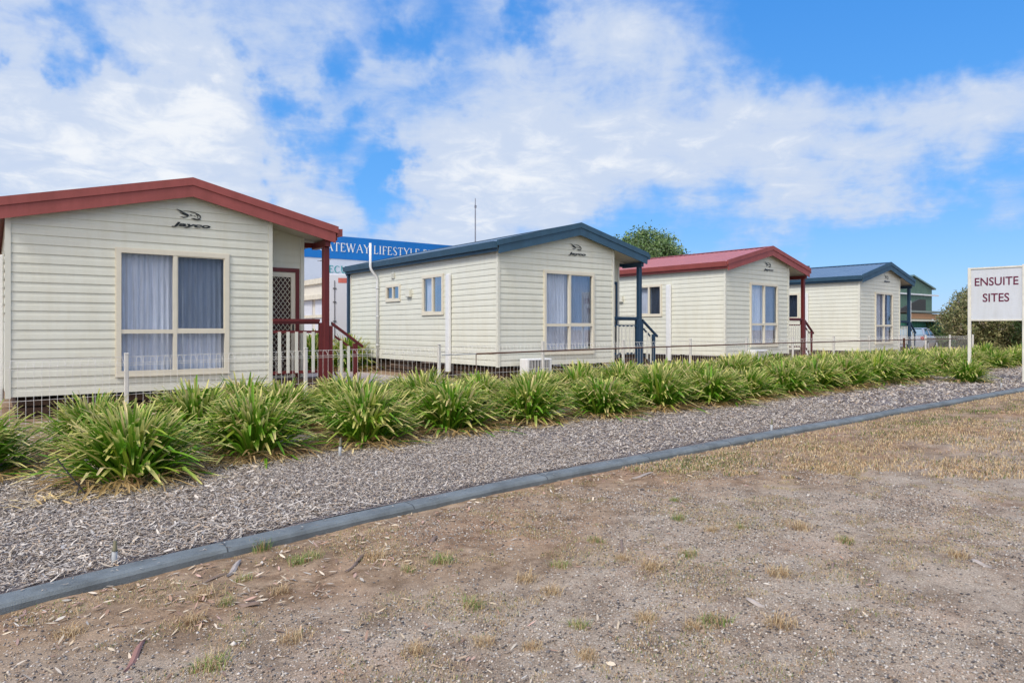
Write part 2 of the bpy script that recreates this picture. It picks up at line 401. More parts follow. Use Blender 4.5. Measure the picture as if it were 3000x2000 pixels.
    for sgn in (1, -1):
        for k in range(-12, 40):
            c0 = z0+k*st_*1.35     # line z = c0 + sgn*1.35*(x-a0)
            pts = []
            xs0, xs1 = a0, a1
            zz0 = c0 if sgn > 0 else c0; zz1 = c0+sgn*1.35*(a1-a0)
            lo, hi = 0., 1.
            dz = zz1-zz0
            for bound, s_ in ((z0, 1), (z1, -1)):
                fa = s_*(zz0-bound); fb_ = s_*(zz1-bound)
                if fa < 0 and fb_ < 0: lo = 2
                elif fa < 0: lo = max(lo, fa/(fa-fb_))
                elif fb_ < 0: hi = min(hi, fa/(fa-fb_))
            if lo >= hi: continue
            p0 = Vector((a0+(a1-a0)*lo, REC-.03+sgn*.003, zz0+dz*lo)); p1 = Vector((a0+(a1-a0)*hi, REC-.03+sgn*.003, zz0+dz*hi))
            gr.tube([p0, p1], wd, 4, cap=False)
    gr.build('screen_grille', framem, door)
    dl = MB(); dl.box(W+.03, xb-.076, REC+.005, REC+.03, .05, 2.2); dl.build('door_leaf', drk, door)
    h = MB(); h.box(xb-.14, xb-.11, REC-.07, REC-.051, 1.0, 1.16); h.build('door_handle', blackm, door)
    # skirting and stumps
    sk = MB()
    for k in range(3):
        zz = -.06-.13*k
        sk.box(.12, W-.1, .13, .15, zz-.1, zz); sk.box(.12, .14, .151, LEN-.1, zz-.1, zz); sk.box(W-.1, W-.08, .16, LEN-.1, zz-.1, zz)
    sk.build('skirting', skirtm, root)
    for xx in (.25, W-.25):
        for yy in (.3, 2.4, 4.4, 6.4, 8.3):
            sp = MB(); sp.box(xx-.07, xx+.07, yy-.07, yy+.07, -.5, -.01); sp.build('stump', skirtm, root)
    # emblem and name on the gable
    e = text_mesh('logo_lettering', 'Jayco', 2.33, 2.97, 2.845, 2.94, -.0285, blackm, root, bold=.035, shear=.25, depth=.003)
    lg = MB()
    def ribbon(pts, y=-.026):
        n = len(pts)
        vs = []
        for (x, z, wdt) in pts: vs += [(x, y, z-wdt/2), (x, y, z+wdt/2)]
        vs2 = [(a, b-.003, c) for a, b, c in vs]
        lg.add(vs2+vs, [(2*i, 2*i+2, 2*i+3, 2*i+1) for i in range(n-1)]+[(2*n+2*i, 2*n+2*i+1, 2*n+2*i+3, 2*n+2*i+2) for i in range(n-1)])
    ex, ez = 2.41, 3.0
    ribbon([(ex, ez+.165, .006), (ex+.06, ez+.135, .026), (ex+.12, ez+.10, .034), (ex+.19, ez+.075, .026), (ex+.2, ez+.07, .004)])
    ribbon([(ex+.05, ez+.105, .004), (ex+.1, ez+.085, .014), (ex+.17, ez+.06, .016), (ex+.2, ez+.055, .004)])
    ribbon([(ex+.06, ez+.035, .006), (ex+.11, ez+.026, .018), (ex+.16, ez+.036, .012), (ex+.2, ez+.06, .004)])
    ribbon([(ex+.11, ez+.14, .004), (ex+.2, ez+.142, .008), (ex+.3, ez+.125, .014), (ex+.37, ez+.09, .026), (ex+.4, ez+.06, .03), (ex+.38, ez+.03, .02), (ex+.34, ez+.022, .006)])
    ribbon([(ex+.31, ez+.10, .004), (ex+.34, ez+.08, .02), (ex+.352, ez+.055, .024), (ex+.33, ez+.035, .006)])
    ribbon([(ex+.215, ez+.078, .014), (ex+.245, ez+.076, .018), (ex+.26, ez+.07, .006)])
    ribbon([(ex+.275, ez+.075, .006), (ex+.3, ez+.065, .012), (ex+.315, ez+.058, .004)])
    ribbon([(ex+.24, ez+.022, .006), (ex+.29, ez+.014, .03), (ex+.35, ez+.006, .016), (ex+.4, ez+.01, .004)])
    lg.build('logo_emblem', blackm, root)
    return root
drk = mat('dark red door', (.05, .014, .012), .5)
cabins = [
 ((.31, 13.42, .372), -.5, True, 'nearest cream cabin with a red roof and red porch, at the left edge'),
 ((10.03, 13.88, .525), -.3, False, 'nearer of the two blue roofed cream cabins, second in the row'),
 ((19.1, 13.95, .585), 2.5, True, 'farther red roofed cream cabin, third in the row'),
 ((28.12, 14.15, .57), 2.8, False, 'farthest and smallest looking cream cabin with a blue roof'),
]
for (l, rz, red, lab), sx_ in zip(cabins, (1, .965, .96, .95)): make_cabin(l, R(rz), red, lab).scale = (sx_, 1, 1)

# air conditioner condensers in front of cabins 2 and 3
def aircon(loc, rz, label):
    t = thing('air_conditioner', label, 'air conditioner', loc, rz, 'air conditioner units at the cabin fronts')
    b = MB(); b.bevbox(-.4, .4, -.15, .15, .1, .58, .02)
    b.build('casing', whitep, t)
    f = MB(); f.box(-.34, .3, -.156, -.1505, .14, .55); f.build('fan_recess', darkm, t)
    q = MB()
    for i in range(13): q.box(-.34+i*.05-.004, -.34+i*.05+.004, -.17, -.157, .14, .55)
    for z in (.14, .34, .55): q.box(-.345, .31, -.176, -.1705, z-.006, z+.006)
    q.build('grille', whitep, t)
    
    for xx in (-.3, .25):
        q = MB(); q.box(xx, xx+.05, -.15, .15, 0, .099); q.build('foot', darkm, t)
aircon((10.95, 13.55, g(11)-.03+.03), 0, 'air conditioner below the front window of the nearer blue roofed cabin')
aircon((20.6, 13.75, g(20)+.0), R(2), 'air conditioner below the front window of the farther red roofed cabin')

# ------------------------------------------------------------------ ground, bed, kerb
def axis(fine0, fine1, step, far):
    a = list(np.arange(fine0, fine1+1e-6, step)); s = step; x = fine1
    while x < far: s = min(s*1.25, 200); x += s; a.append(x)
    s = step; x = fine0; pre = []
    while x > -far: s = min(s*1.25, 200); x -= s; pre.append(x)
    return np.array(pre[::-1]+a)
def fbm(X, Y, sc_, seed, octv=3):
    out = np.zeros(X.shape).ravel(); xs = X.ravel(); ys = Y.ravel()
    for i in range(len(xs)):
        out[i] = mnoise.fractal(Vector((xs[i]*sc_, ys[i]*sc_, seed)), 1.0, 2.0, octv)
    return out.reshape(X.shape)
GZ = .058
def gh(x, y):
    x = np.asarray(x, float); y = np.asarray(y, float)
    t = np.array([mnoise.fractal(Vector((a*1.6, b*1.6, 3.1)), 1.0, 2.0, 2)*.012+mnoise.fractal(Vector((a*9, b*9, 8.3)), 1.0, 2.0, 2)*.005 for a, b in zip(x.ravel(), y.ravel())]).reshape(x.shape)
    return gnp(x)-GZ+t
xs = axis(-1.5, 16, .07, 2500); ys = axis(1.0, 6.2, .06, 2500)
X, Y = np.meshgrid(xs, ys)
near = (X > -3) & (X < 20) & (Y > -1) & (Y < 8)
Z = gnp(X)-GZ
nz = np.zeros(X.shape); nz[near] = 1
idx = np.argwhere(near)
tmp = fbm(X[near], Y[near], 1.6, 3.1, 2)*.012+fbm(X[near], Y[near], 9, 8.3, 2)*.005
Z[near] += tmp
Z += np.where(Y > 7, .05, 0)*np.clip((Y-7)/2, 0, 1)
V = np.stack([X, Y, Z], -1).reshape(-1, 3)
ny, nx = X.shape
ii, jj = np.meshgrid(np.arange(ny-1), np.arange(nx-1), indexing='ij')
F = np.stack([ii*nx+jj, ii*nx+jj+1, (ii+1)*nx+jj+1, (ii+1)*nx+jj], -1).reshape(-1, 4)

def ground_mat():
    m, nt, b = nodes_of('dirt and gravel'); N = nt.nodes; L = nt.links
    geo = N.new('ShaderNodeNewGeometry')
    def nz_(scale, det=6, rough=.6):
        n = N.new('ShaderNodeTexNoise'); n.inputs['Scale'].default_value = scale; n.inputs['Detail'].default_value = det; n.inputs['Roughness'].default_value = rough
        L.new(geo.outputs['Position'], n.inputs['Vector']); return n
    def ramp(src, p0, p1, c0, c1):
        r = N.new('ShaderNodeValToRGB'); r.color_ramp.elements[0].position = p0; r.color_ramp.elements[1].position = p1
        r.color_ramp.elements[0].color = (*c0, 1); r.color_ramp.elements[1].color = (*c1, 1); L.new(src, r.inputs['Fac']); return r
    def mix(f, a, b_, mode='MIX'):
        x = N.new('ShaderNodeMix'); x.data_type = 'RGBA'; x.blend_type = mode
        if isinstance(f, float): x.inputs[0].default_value = f
        else: L.new(f, x.inputs[0])
        L.new(a, x.inputs[6]); L.new(b_, x.inputs[7]); return x.outputs[2]
    dirt = ramp(nz_(5, 8, .7).outputs['Fac'], .3, .7, (.23, .16, .105), (.52, .395, .275))
    grav = ramp(nz_(120, 3, .7).outputs['Fac'], .3, .7, (.27, .225, .175), (.62, .53, .43))
    big = nz_(.45, 5, .6)
    sep = N.new('ShaderNodeSeparateXYZ'); L.new(geo.outputs['Position'], sep.inputs[0])
    # gravel takes over away from the kerb (low Y) 
    mr = N.new('ShaderNodeMapRange'); mr.inputs['From Min'].default_value = 4.3; mr.inputs['From Max'].default_value = 2.6
    mr.inputs['To Min'].default_value = -.25; mr.inputs['To Max'].default_value = .32; L.new(sep.outputs['Y'], mr.inputs['Value'])
    ad = N.new('ShaderNodeMath'); L.new(big.outputs['Fac'], ad.inputs[0]); L.new(mr.outputs[0], ad.inputs[1])
    gm = N.new('ShaderNodeMapRange'); gm.inputs['From Min'].default_value = .38; gm.inputs['From Max'].default_value = .62; L.new(ad.outputs[0], gm.inputs['Value'])
    c = mix(gm.outputs[0], dirt.outputs['Color'], grav.outputs['Color'])
    # small stone speckle everywhere
    vo = N.new('ShaderNodeTexVoronoi'); vo.inputs['Scale'].default_value = 75; L.new(geo.outputs['Position'], vo.inputs['Vector'])
    sp = ramp(vo.outputs['Distance'], .12, .34, (1.5, 1.45, 1.4), (.72, .70, .69))
    c = mix(.7, c, sp.outputs['Color'], 'MULTIPLY')
    dk = ramp(nz_(2.6, 9, .75).outputs['Fac'], .38, .56, (.52, .46, .41), (1.06, 1.05, 1.04)); c = mix(.85, c, dk.outputs['Color'], 'MULTIPLY')
    red = ramp(nz_(1.1, 4).outputs['Fac'], .5, .75, (1, 1, 1), (1.12, .9, .8)); c = mix(.6, c, red.outputs['Color'], 'MULTIPLY')
    L.new(c, b.inputs['Base Color']); b.inputs['Roughness'].default_value = .95; b.inputs['Specular IOR Level'].default_value = .15
    bp = N.new('ShaderNodeBump'); bp.inputs['Strength'].default_value = .7; bp.inputs['Distance'].default_value = .012
    nb = nz_(60, 8, .75); L.new(nb.outputs['Fac'], bp.inputs['Height']); L.new(bp.outputs['Normal'], b.inputs['Normal'])
    return m
structure(npmesh('ground', V, F, None, ground_mat(), smooth=True))

def mulch_mat():
    m, nt, b = nodes_of('bark mulch bed'); N = nt.nodes; L = nt.links
    geo = N.new('ShaderNodeNewGeometry')
    n = N.new('ShaderNodeTexNoise'); n.inputs['Scale'].default_value = 70; n.inputs['Detail'].default_value = 8; n.inputs['Roughness'].default_value = .75
    L.new(geo.outputs['Position'], n.inputs['Vector'])
    r = N.new('ShaderNodeValToRGB'); r.color_ramp.elements[0].position = .36; r.color_ramp.elements[1].position = .66
    r.color_ramp.elements[0].color = (.07, .05, .045, 1); r.color_ramp.elements[1].color = (.36, .33, .33, 1)
    L.new(n.outputs['Fac'], r.inputs['Fac']); L.new(r.outputs['Color'], b.inputs['Base Color'])
    bp = N.new('ShaderNodeBump'); bp.inputs['Strength'].default_value = .8; bp.inputs['Distance'].default_value = .02
    L.new(n.outputs['Fac'], bp.inputs['Height']); L.new(bp.outputs['Normal'], b.inputs['Normal'])
    b.inputs['Roughness'].default_value = .95; b.inputs['Specular IOR Level'].default_value = .1
    return m
bx = np.concatenate([np.arange(-6, 14, .12), np.arange(14, 60, .5)]); tt = np.linspace(0, 1, 60)
BX, BT = np.meshgrid(bx, tt); KYb = kerb_y(BX)
BY = KYb+.02+BT*(12.9-KYb)
BZ = gnp(BX)-.012+.010*np.array([[mnoise.noise(Vector((x*1.3, y*1.3, 5))) for x, y in zip(r1, r2)] for r1, r2 in zip(BX, BY)])
BZ[-1] -= .12
V = np.stack([BX, BY, BZ], -1).reshape(-1, 3); ny, nx = BX.shape
ii, jj = np.meshgrid(np.arange(ny-1), np.arange(nx-1), indexing='ij')
F = np.stack([ii*nx+jj, ii*nx+jj+1, (ii+1)*nx+jj+1, (ii+1)*nx+jj], -1).reshape(-1, 4)
structure(npmesh('garden_bed', V, F, None, mulch_mat(), smooth=True), 'bark mulch garden bed behind the kerb')

# kerb with cut joints: profile swept along the curve
kerbm = mat('kerb concrete', (.20, .232, .25), .85, var=.22, streak=.8, scale=3.5, bump=.5, bscale=140)
kb = MB(); kxs = []
x = -12.
while x < 60:
    kxs.append(x); x += .25 if x < 20 else 1.
prof = [(.0, -.16), (.0, -.004), (-.012, .002), (-.13, .0), (-.152, -.008), (-.165, -.026), (-.162, -.16)]
vs = []
for x in kxs:
    y = float(kerb_y(x)); z = g(x)+.004*math.sin(x*1.7)
    ys_ = .006*math.sin(x*2.3)
    for py, pz in prof: vs.append((x, y+py+ys_, z+pz))
n = len(prof)
kb.add(vs, [(i*n+k, i*n+k+1, (i+1)*n+k+1, (i+1)*n+k) for i in range(len(kxs)-1) for k in range(n-1)])
structure(kb.build('kerb', kerbm, smooth=False), 'low grey concrete kerb')
jt = MB()
for x in np.arange(-3.1, 40, 1.45):
    y = float(kerb_y(x)); sl = (float(kerb_y(x+.1))-y)/.1; z = g(x)+.004*math.sin(x*1.7)
    yy = .006*math.sin(x*2.3)
    jt.prism([(x, y+py+yy, z+pz+.0012) for py, pz in prof[1:-1]]+[(x, y-.1634+yy, z-.05), (x, y-.08, z-.03)], (.009, .009*sl, 0))
structure(jt.build('kerb_joints', mat('joint shadow gap', (.07, .08, .09), .9), smooth=False))

# pale paving between cabins 1 and 2, site yard
pv = MB()
pv.box(6.3, 9.3, 14.2, 34, -.2, .12); pv.box(15.4, 18.3, 14.2, 34, -.2, .18); pv.box(24.9, 27.6, 14.2, 34, -.1, .2)
structure(pv.build('path', mat('pale pink paving', (.47, .40, .37), .85, var=.12, scale=4, bump=.3)))

# mulch chips
chipm = vcmat('mulch chips', .9, .1)
def scatter_chips(n, x0, x1, lo, hi, lmin, lmax, name, lab, pal, seed, rat=(.14, .34), yfn=None, tilt=.35, zoff=0., leaf=False):
    rg = np.random.default_rng(seed)
    x = rg.uniform(x0, x1, n); ky = kerb_y(x)
    y = ky+.05+rg.uniform(0, 1, n)**1.0*(hi-ky-.05) if yfn is None else yfn(rg, x)
    z = gnp(x)+zoff+rg.uniform(-.006, .014, n)
    l = rg.uniform(lmin, lmax, n)*.5; w = l*rg.uniform(*rat, n); a = rg.uniform(0, math.pi, n)
    tx = rg.normal(0, tilt, n); ty = rg.normal(0, tilt, n)
    ux, uy = np.cos(a), np.sin(a); zx = np.clip(np.tan(np.clip(tx, -1, 1))*l, -.012, .016); zy = np.clip(np.tan(np.clip(ty, -1, 1))*w, -.01, .01)
    P = np.stack([x, y, z], -1)
    U = np.stack([ux*l, uy*l, zx], -1); Wv = np.stack([-uy*w, ux*w, zy], -1)
    B = rg.uniform(-.3, .3, (n, 1))*Wv*2
    V = np.stack([P-U-Wv*.6, P-U*.9+Wv*.7, P+B+Wv, P+U+Wv*.5, P+U*.95-Wv*.6, P+B-Wv], 1).reshape(-1, 3)
    if leaf: V = np.stack([P-U, P-U*.35+Wv+B, P+U*.3+Wv+B, P+U+B*2, P+U*.3-Wv+B, P-U*.35-Wv+B], 1).reshape(-1, 3)
    k = np.arange(n)*6
    F = np.stack([k, k+5, k+2, k+1], -1); F2 = np.stack([k+5, k+4, k+3, k+2], -1)
    pal = np.array(pal); c = pal[rg.integers(0, len(pal), n)]*rg.uniform(.75, 1.2, (n, 1))
    return V, np.concatenate([F, F2]), np.repeat(c, 6, axis=0)
PAL_M = [(.49, .44, .39), (.54, .49, .44), (.43, .385, .34), (.40, .33, .27), (.57, .52, .46), (.33, .27, .215), (.48, .41, .33), (.23, .185, .15), (.43, .33, .24), (.56, .515, .465)]
parts = [scatter_chips(160000, -.7, 5.5, 0, 8.6, .009, .036, '', '', PAL_M, 1, tilt=.25), scatter_chips(50000, 5.5, 12, 0, 8.4, .018, .05, '', '', PAL_M, 2, tilt=.25),
         scatter_chips(26000, 12, 30, 0, 9, .03, .08, '', '', PAL_M, 3), scatter_chips(9000, -1.5, 2.2, 0, 12.4, .03, .08, '', '', PAL_M, 4),
         scatter_chips(700, -.3, 9, 0, 7.5, .08, .2, '', '', PAL_M, 5, rat=(.05, .12), tilt=.08)]
parts.append(scatter_chips(750, -1, 14, 0, 0, .008, .03, '', '', PAL_M, 6, yfn=lambda rg, x: kerb_y(x)-.15*rg.uniform(0, 1, len(x))**2.2, zoff=.006, tilt=.05))
def spot_y(cy, sy): return lambda rg, x: cy+rg.normal(0, sy, len(x))
def merge(parts, name, m, kindlab):
    off = 0; Vs = []; Fs = []; Cs = []
    for V, F, C in parts: Vs.append(V); Fs.append(F+off); Cs.append(C); off += len(V)
    o = npmesh(name, np.concatenate(Vs), np.concatenate(Fs), np.concatenate(Cs), m)
    o['kind'] = 'stuff'; o['label'] = kindlab; return o
STRAW = [(.60, .45, .22), (.66, .54, .30), (.50, .36, .17), (.56, .44, .26)]
st_parts = []
for i_, (cx_0, cy_0) in enumerate([(1.13, 7.2), (.75, 7.0), (2.42, 7.55), (3.75, 7.5), (5.1, 7.7), (6.4, 7.65), (7.75, 7.5), (9.05, 7.5), (10.3, 7.4), (11.5, 7.5), (12.8, 7.5), (14.1, 7.6), (15.4, 7.6), (.3, 8.4), (1.8, 7.7), (3.1, 7.8)]):
    V_, F_, C_ = scatter_chips(150, 0, 1, 0, 0, .08, .26, '', '', STRAW, 400+i_, rat=(.04, .09), yfn=spot_y(cy_0, .16), tilt=.12, zoff=.012, leaf=True)
    rg = np.random.default_rng(900+i_); nx_ = rg.normal(cx_0, .38, 150); V3 = V_.reshape(150, 6, 3); xo = V3[:, :, 0].mean(1)
    V3[:, :, 0] += (nx_-xo)[:, None]; V3[:, :, 2] += (gnp(nx_)-gnp(xo))[:, None]; st_parts.append((V3.reshape(-1, 3), F_, C_))
merge(st_parts, 'straw_litter', chipm, 'straw coloured dead leaves lying at the feet of the front clumps')['category'] = 'leaf litter'
merge(parts, 'bark_mulch', chipm, 'weathered grey bark chips covering the garden bed')['category'] = 'mulch'

# gum leaves, bark strips and twigs on the dirt in front of the kerb
PAL_L = [(.56, .45, .32), (.60, .51, .40), (.48, .36, .26), (.38, .24, .17), (.58, .53, .46), (.60, .50, .37), (.30, .20, .15), (.50, .33, .27)]
def near_kerb(rg, x): return kerb_y(x)-.2-np.abs(rg.normal(0, .22, len(x)))
def spot(cx, cy, sx, sy):
    def fn(rg, x): return cy+rg.normal(0, sy, len(x))
    return fn
lp = [scatter_chips(900, -.5, 9, 0, 0, .02, .07, '', '', PAL_L, 11, leaf=True, rat=(.12, .3), yfn=near_kerb, zoff=-.07, tilt=.2)]
for i, (cx, cy, sx, sy, nn) in enumerate(((1.3, 4.05, .42, .17, 210), (.75, 3.85, .4, .25, 110), (2.1, 3.95, .35, .18, 90), (.9, 3.2, .6, .3, 70), (2.0, 2.6, .4, .25, 45), (4.6, 4.5, 1.0, .3, 90), (6.6, 4.4, 1.2, .35, 130))):
    V_, F_, C_ = scatter_chips(nn, 0, 1, 0, 0, .02, .075, '', '', PAL_L, 20+i, leaf=True, rat=(.12, .22), yfn=spot(cx, cy, sx, sy), zoff=0, tilt=.25)
    rg = np.random.default_rng(50+i); nx_ = rg.normal(0, sx, nn)+cx
    V3 = V_.reshape(nn, 6, 3); x_old = V3[:, :, 0].mean(1); V3[:, :, 0] += (nx_-x_old)[:, None]
    V3[:, :, 2] += (gnp(nx_)-.066-gnp(x_old))[:, None]
    lp.append((V3.reshape(-1, 3), F_, C_))
lp.append(scatter_chips(380, 0, 9, 0, 0, .015, .05, '', '', PAL_L, 31, leaf=True, rat=(.1, .3), yfn=lambda rg, x: rg.uniform(1.4, 4.6, len(x)), zoff=-.07, tilt=.2))
lp = [(np.concatenate([V_[:, :2], (V_[:, 2]-gnp(V_[:, 0])+.07+gh(V_[:, 0], V_[:, 1])+.004)[:, None]], 1), F_, C_) for V_, F_, C_ in lp]
lo = merge(lp, 'leaf_litter', chipm, 'dry fallen gum leaves scattered on the dirt'); lo['category'] = 'leaf litter'

# stones
def stones(n, seed, x0, x1, y0, y1, r0, r1, dens):
    rg = np.random.default_rng(seed); x = rg.uniform(x0, x1, n); y = rg.uniform(y0, y1, n)
    keep = y < kerb_y(x)-.24
    d = np.array([mnoise.noise(Vector((a*.8, b*.8, 2.2)))+.5*mnoise.noise(Vector((a*3, b*3, 9))) for a, b in zip(x, y)])
    keep &= rg.uniform(0, 1, n) < np.clip(dens+d*.9+(3.4-y)*.22, .04, 1)
    x = x[keep]; y = y[keep]; n = len(x)
    r = r0+(r1-r0)*rg.uniform(0, 1, n)**3
    base = np.array([(1, 0, 0), (0, 1, 0), (-1, 0, 0), (0, -1, 0), (0, 0, .7), (0, 0, -.5)], float)
    V = base[None]*r[:, None, None]*rg.uniform(.6, 1.25, (n, 6, 1))
    a = rg.uniform(0, 6.28, n); c, s = np.cos(a), np.sin(a)
    Vx = V[:, :, 0]*c[:, None]-V[:, :, 1]*s[:, None]; Vy = V[:, :, 0]*s[:, None]+V[:, :, 1]*c[:, None]
    z = gh(x, y)+r*.2
    V = np.stack([Vx+x[:, None], Vy+y[:, None], V[:, :, 2]+z[:, None]], -1).reshape(-1, 3)
    tri = np.array([(0, 1, 4), (1, 2, 4), (2, 3, 4), (3, 0, 4), (1, 0, 5), (2, 1, 5), (3, 2, 5), (0, 3, 5)])
    F = (tri[None]+(np.arange(n)*6)[:, None, None]).reshape(-1, 3)
    pal = np.array([(.44, .40, .36), (.32, .30, .28), (.52, .46, .39), (.42, .33, .26), (.15, .14, .14), (.32, .24, .18), (.55, .51, .47), (.36, .29, .24), (.10, .09, .09)])
    C = np.repeat(pal[rg.integers(0, len(pal), n)]*rg.uniform(.7, 1.15, (n, 1)), 6, axis=0)
    return V, F, C
sp_ = [stones(170000, 61, -.2, 6.5, 1.0, 5, .003, .0105, .48), stones(70000, 62, 4, 16, 1.5, 5.3, .004, .011, .3), stones(900, 63, 0, 9, 1, 5, .01, .022, .4)]
so = merge(sp_, 'gravel', vcmat('gravel stones', .85, .25), 'small grey and brown stones lying on the dirt'); so['category'] = 'gravel'

# ------------------------------------------------------------------ grass
grassm = vcmat('dry grass', .8, .15, .25)
def blades(n, seed, xyf, h0, h1, w, palf, zf=None):
    rg = np.random.default_rng(seed); x, y = xyf(rg, n); n = len(x)
    h = rg.uniform(h0, h1, n); a = rg.uniform(0, 6.28, n); lean = rg.uniform(.2, 1.3, n)*h
    z = (gh(x, y) if zf is None else np.zeros(n)+zf)-.004
    dx, dy = np.cos(a), np.sin(a); px, py = -dy*w, dx*w
    P0 = np.stack([x-px, y-py, z], -1); P1 = np.stack([x+px, y+py, z], -1)
    m = np.stack([x+dx*lean*.35, y+dy*lean*.35, z+h*.65], -1); q = np.stack([px, py, 0*px], -1)*.8
    tip = np.stack([x+dx*lean, y+dy*lean, z+h*rg.uniform(.6, 1, n)], -1)
    V = np.stack([P0, P1, m+q, m-q, tip], 1).reshape(-1, 3); k = np.arange(n)*5
    F = np.concatenate([np.stack([k, k+1, k+2], -1), np.stack([k, k+2, k+3], -1), np.stack([k+3, k+2, k+4], -1)])
    C = np.repeat(palf(rg, x, y, n), 5, axis=0)
    return V, F, C
TAN = np.array([(.58, .44, .25), (.66, .53, .33), (.50, .35, .20), (.54, .42, .27), (.42, .27, .15)]); GRN = np.array([(.14, .20, .05), (.20, .25, .07), (.10, .17, .05)])
def lawn_xy(rg, n):
    x = 4.6+(26-4.6)*rg.uniform(0, 1, n)**1.7; y = rg.uniform(1.2, 5.4, n)
    d = np.array([mnoise.noise(Vector((a*1.1, b*1.6, 4)))+.6*mnoise.noise(Vector((a*4, b*5, 1))) for a, b in zip(x, y)])
    edge = (x-(5.3+(4.7-y)*1.05))
    k = (edge+d*.9 > 0) & (y < kerb_y(x)-.2) & (rg.uniform(0, 1, n) < np.clip(.5+d*1.2, .05, 1))
    return x[k], y[k]
def lawn_pal(rg, x, y, n):
    d = np.array([mnoise.noise(Vector((a*.8, b*1.5, 14))) for a, b in zip(x, y)])
    grn = np.exp(-((x-12.5)/3)**2-((y-4.55)/.25)**2)*.8+np.exp(-((x-6)/1.2)**2-((y-4.6)/.4)**2)*.35+np.clip(d, 0, 1)*.25+.05
    gsel = rg.uniform(0, 1, n) < grn
    c = TAN[rg.integers(0, 5, n)]; c[gsel] = GRN[rg.integers(0, 3, gsel.sum())]
    return c*rg.uniform(.8, 1.2, (n, 1))
def fuzz_xy(rg, n):   # thin dry growth elsewhere
    x = rg.uniform(0, 7, n); y = rg.uniform(1.6, 4.9, n)
    d = np.array([mnoise.noise(Vector((a*1.7, b*1.7, 24)))+.7*mnoise.noise(Vector((a*6, b*6, 31))) for a, b in zip(x, y)])
    k = (d > .12) & (y < kerb_y(x)-.2); return x[k], y[k]
gp = [blades(190000, 71, lawn_xy, .015, .05, .0034, lawn_pal), blades(190000, 72, fuzz_xy, .006, .024, .0014, lambda rg, x, y, n: np.where(rg.uniform(0, 1, (n, 1)) < .2, GRN[rg.integers(0, 3, n)]*1.2, TAN[rg.integers(0, 5, n)]))]
go = merge(gp, 'grass', grassm, 'thin dry lawn of tan and green blades beside the kerb'); go['category'] = 'grass'

TUFTS = [(1.47, 4.7), (1.58, 4.29), (1.68, 4.32), (1.22, 4.21), (0.97, 4.08), (1.31, 3.88), (1.03, 3.88), (2.27, 3.73), (0.33, 3.99), (3.3, 3.44), (4.56, 3.82), (2.5, 3.17), (2.79, 3.21), (3.19, 3.09), (3.21, 2.87), (3.54, 2.86), (4.11, 3.1), (4.62, 2.75), (4.59, 2.4), (1.84, 2.66), (1.99, 2.49), (2.05, 3.06), (2.63, 2.39), (2.73, 2.18), (2.85, 2.15), (1.56, 2.78), (2.13, 2.27), (0.8, 3.23), (1.16, 3.26), (4.14, 3.43), (4.3, 3.01), (3.67, 2.31), (2.48, 2.94), (2.04, 3.73), (1.98, 4.07), (0.84, 3.77), (2.31, 2.52), (3.08, 1.94), (4.79, 1.8)]
tv = []
for k, green in enumerate((0, 0, .6, .35)):
    me_parts = blades(190, 90+k, lambda rg, n: (np.clip(rg.normal(0, .03, n), -.055, .055), np.clip(rg.normal(0, .03, n), -.055, .055)), .018, .075, .0013,
                      lambda rg, x, y, n: np.where(rg.uniform(0, 1, (n, 1)) < green, GRN[rg.integers(0, 3, n)]*1.5, TAN[rg.integers(0, 5, n)]), zf=0.)
    V_, F_, C_ = me_parts
    o = npmesh('grass_tuft', V_, F_, C_, grassm); tv.append(o)
used = set()
for i, (x, y) in enumerate(TUFTS):
    k = 2 if i in (0, 1, 2, 7, 10, 29) else (3 if i % 3 == 0 else i % 2)
    if k in used: o = tv[k].copy(); COL.objects.link(o)
    else: o = tv[k]; used.add(k)
    o.location = (x, y, float(gh([x], [y])[0])-.002); o.rotation_euler = (0, 0, i*1.3); s = .7+.5*((i*37) % 10)/10; o.scale = (s*1.15, s*1.15, s*.85)
    if i == 0: o.scale = (1.1, 1.1, 1.5)
    tag(o, 'green grass tuft growing against the front of the kerb near the left' if i == 0 else ('small greenish grass tuft on the bare dirt' if k == 2 else ('small mixed tan and green grass tuft on the bare dirt' if k == 3 else 'small dry tan grass tuft on the bare dirt')), 'grass tuft', 'grass tufts on the dirt')

# twigs and bark pieces one can point at
barkm = mat('fallen bark', (.30, .22, .18), .85, var=.3, scale=12, bump=.4)
palebark = mat('pale bark', (.48, .42, .38), .8, var=.2, scale=12, bump=.4)
def bark(x, y, L_, w, a, m, label):
    b = MB(); vs = []; n = 8; z = float(gh([x], [y])[0])+.006
    for i in range(n+1):
        t = i/n-.5; wd = w*(1-abs(t*2)**2.5)*.5+.002; bend = .12*L_*math.sin(t*3)
        for s, dz in ((-1, .0), (-.4, .012), (.4, .012), (1, .0)):
            px, py = t*L_, bend+s*wd
            vs.append((x+px*math.cos(a)-py*math.sin(a), y+px*math.sin(a)+py*math.cos(a), z+dz*(w/.04)+.006*math.sin(t*5)))
    b.add(vs, [(i*4+k, i*4+k+4, i*4+k+5, i*4+k+1) for i in range(n) for k in range(3)]+[(i*4, i*4+3, i*4+7, i*4+4) for i in range(n)])
    o = b.build('bark_piece', m); tag(o, label, 'bark'); return o
bark(1.22, 4.42, .26, .035, .75, palebark, 'pale curved bark strip just below the kerb on the left')
bark(1.12, 3.79, .11, .04, -.9, barkm, 'short dark bark piece among the leaf litter')
bark(1.06, 4.33, .22, .016, .1, barkm, 'thin brown twig below the pale bark strip')
bark(1.85, 4.05, .34, .018, .5, barkm, 'brown stick to the right of the leaf litter')
bark(2.45, 4.15, .13, .03, .3, barkm, 'grey bark piece on the dirt below the kerb')
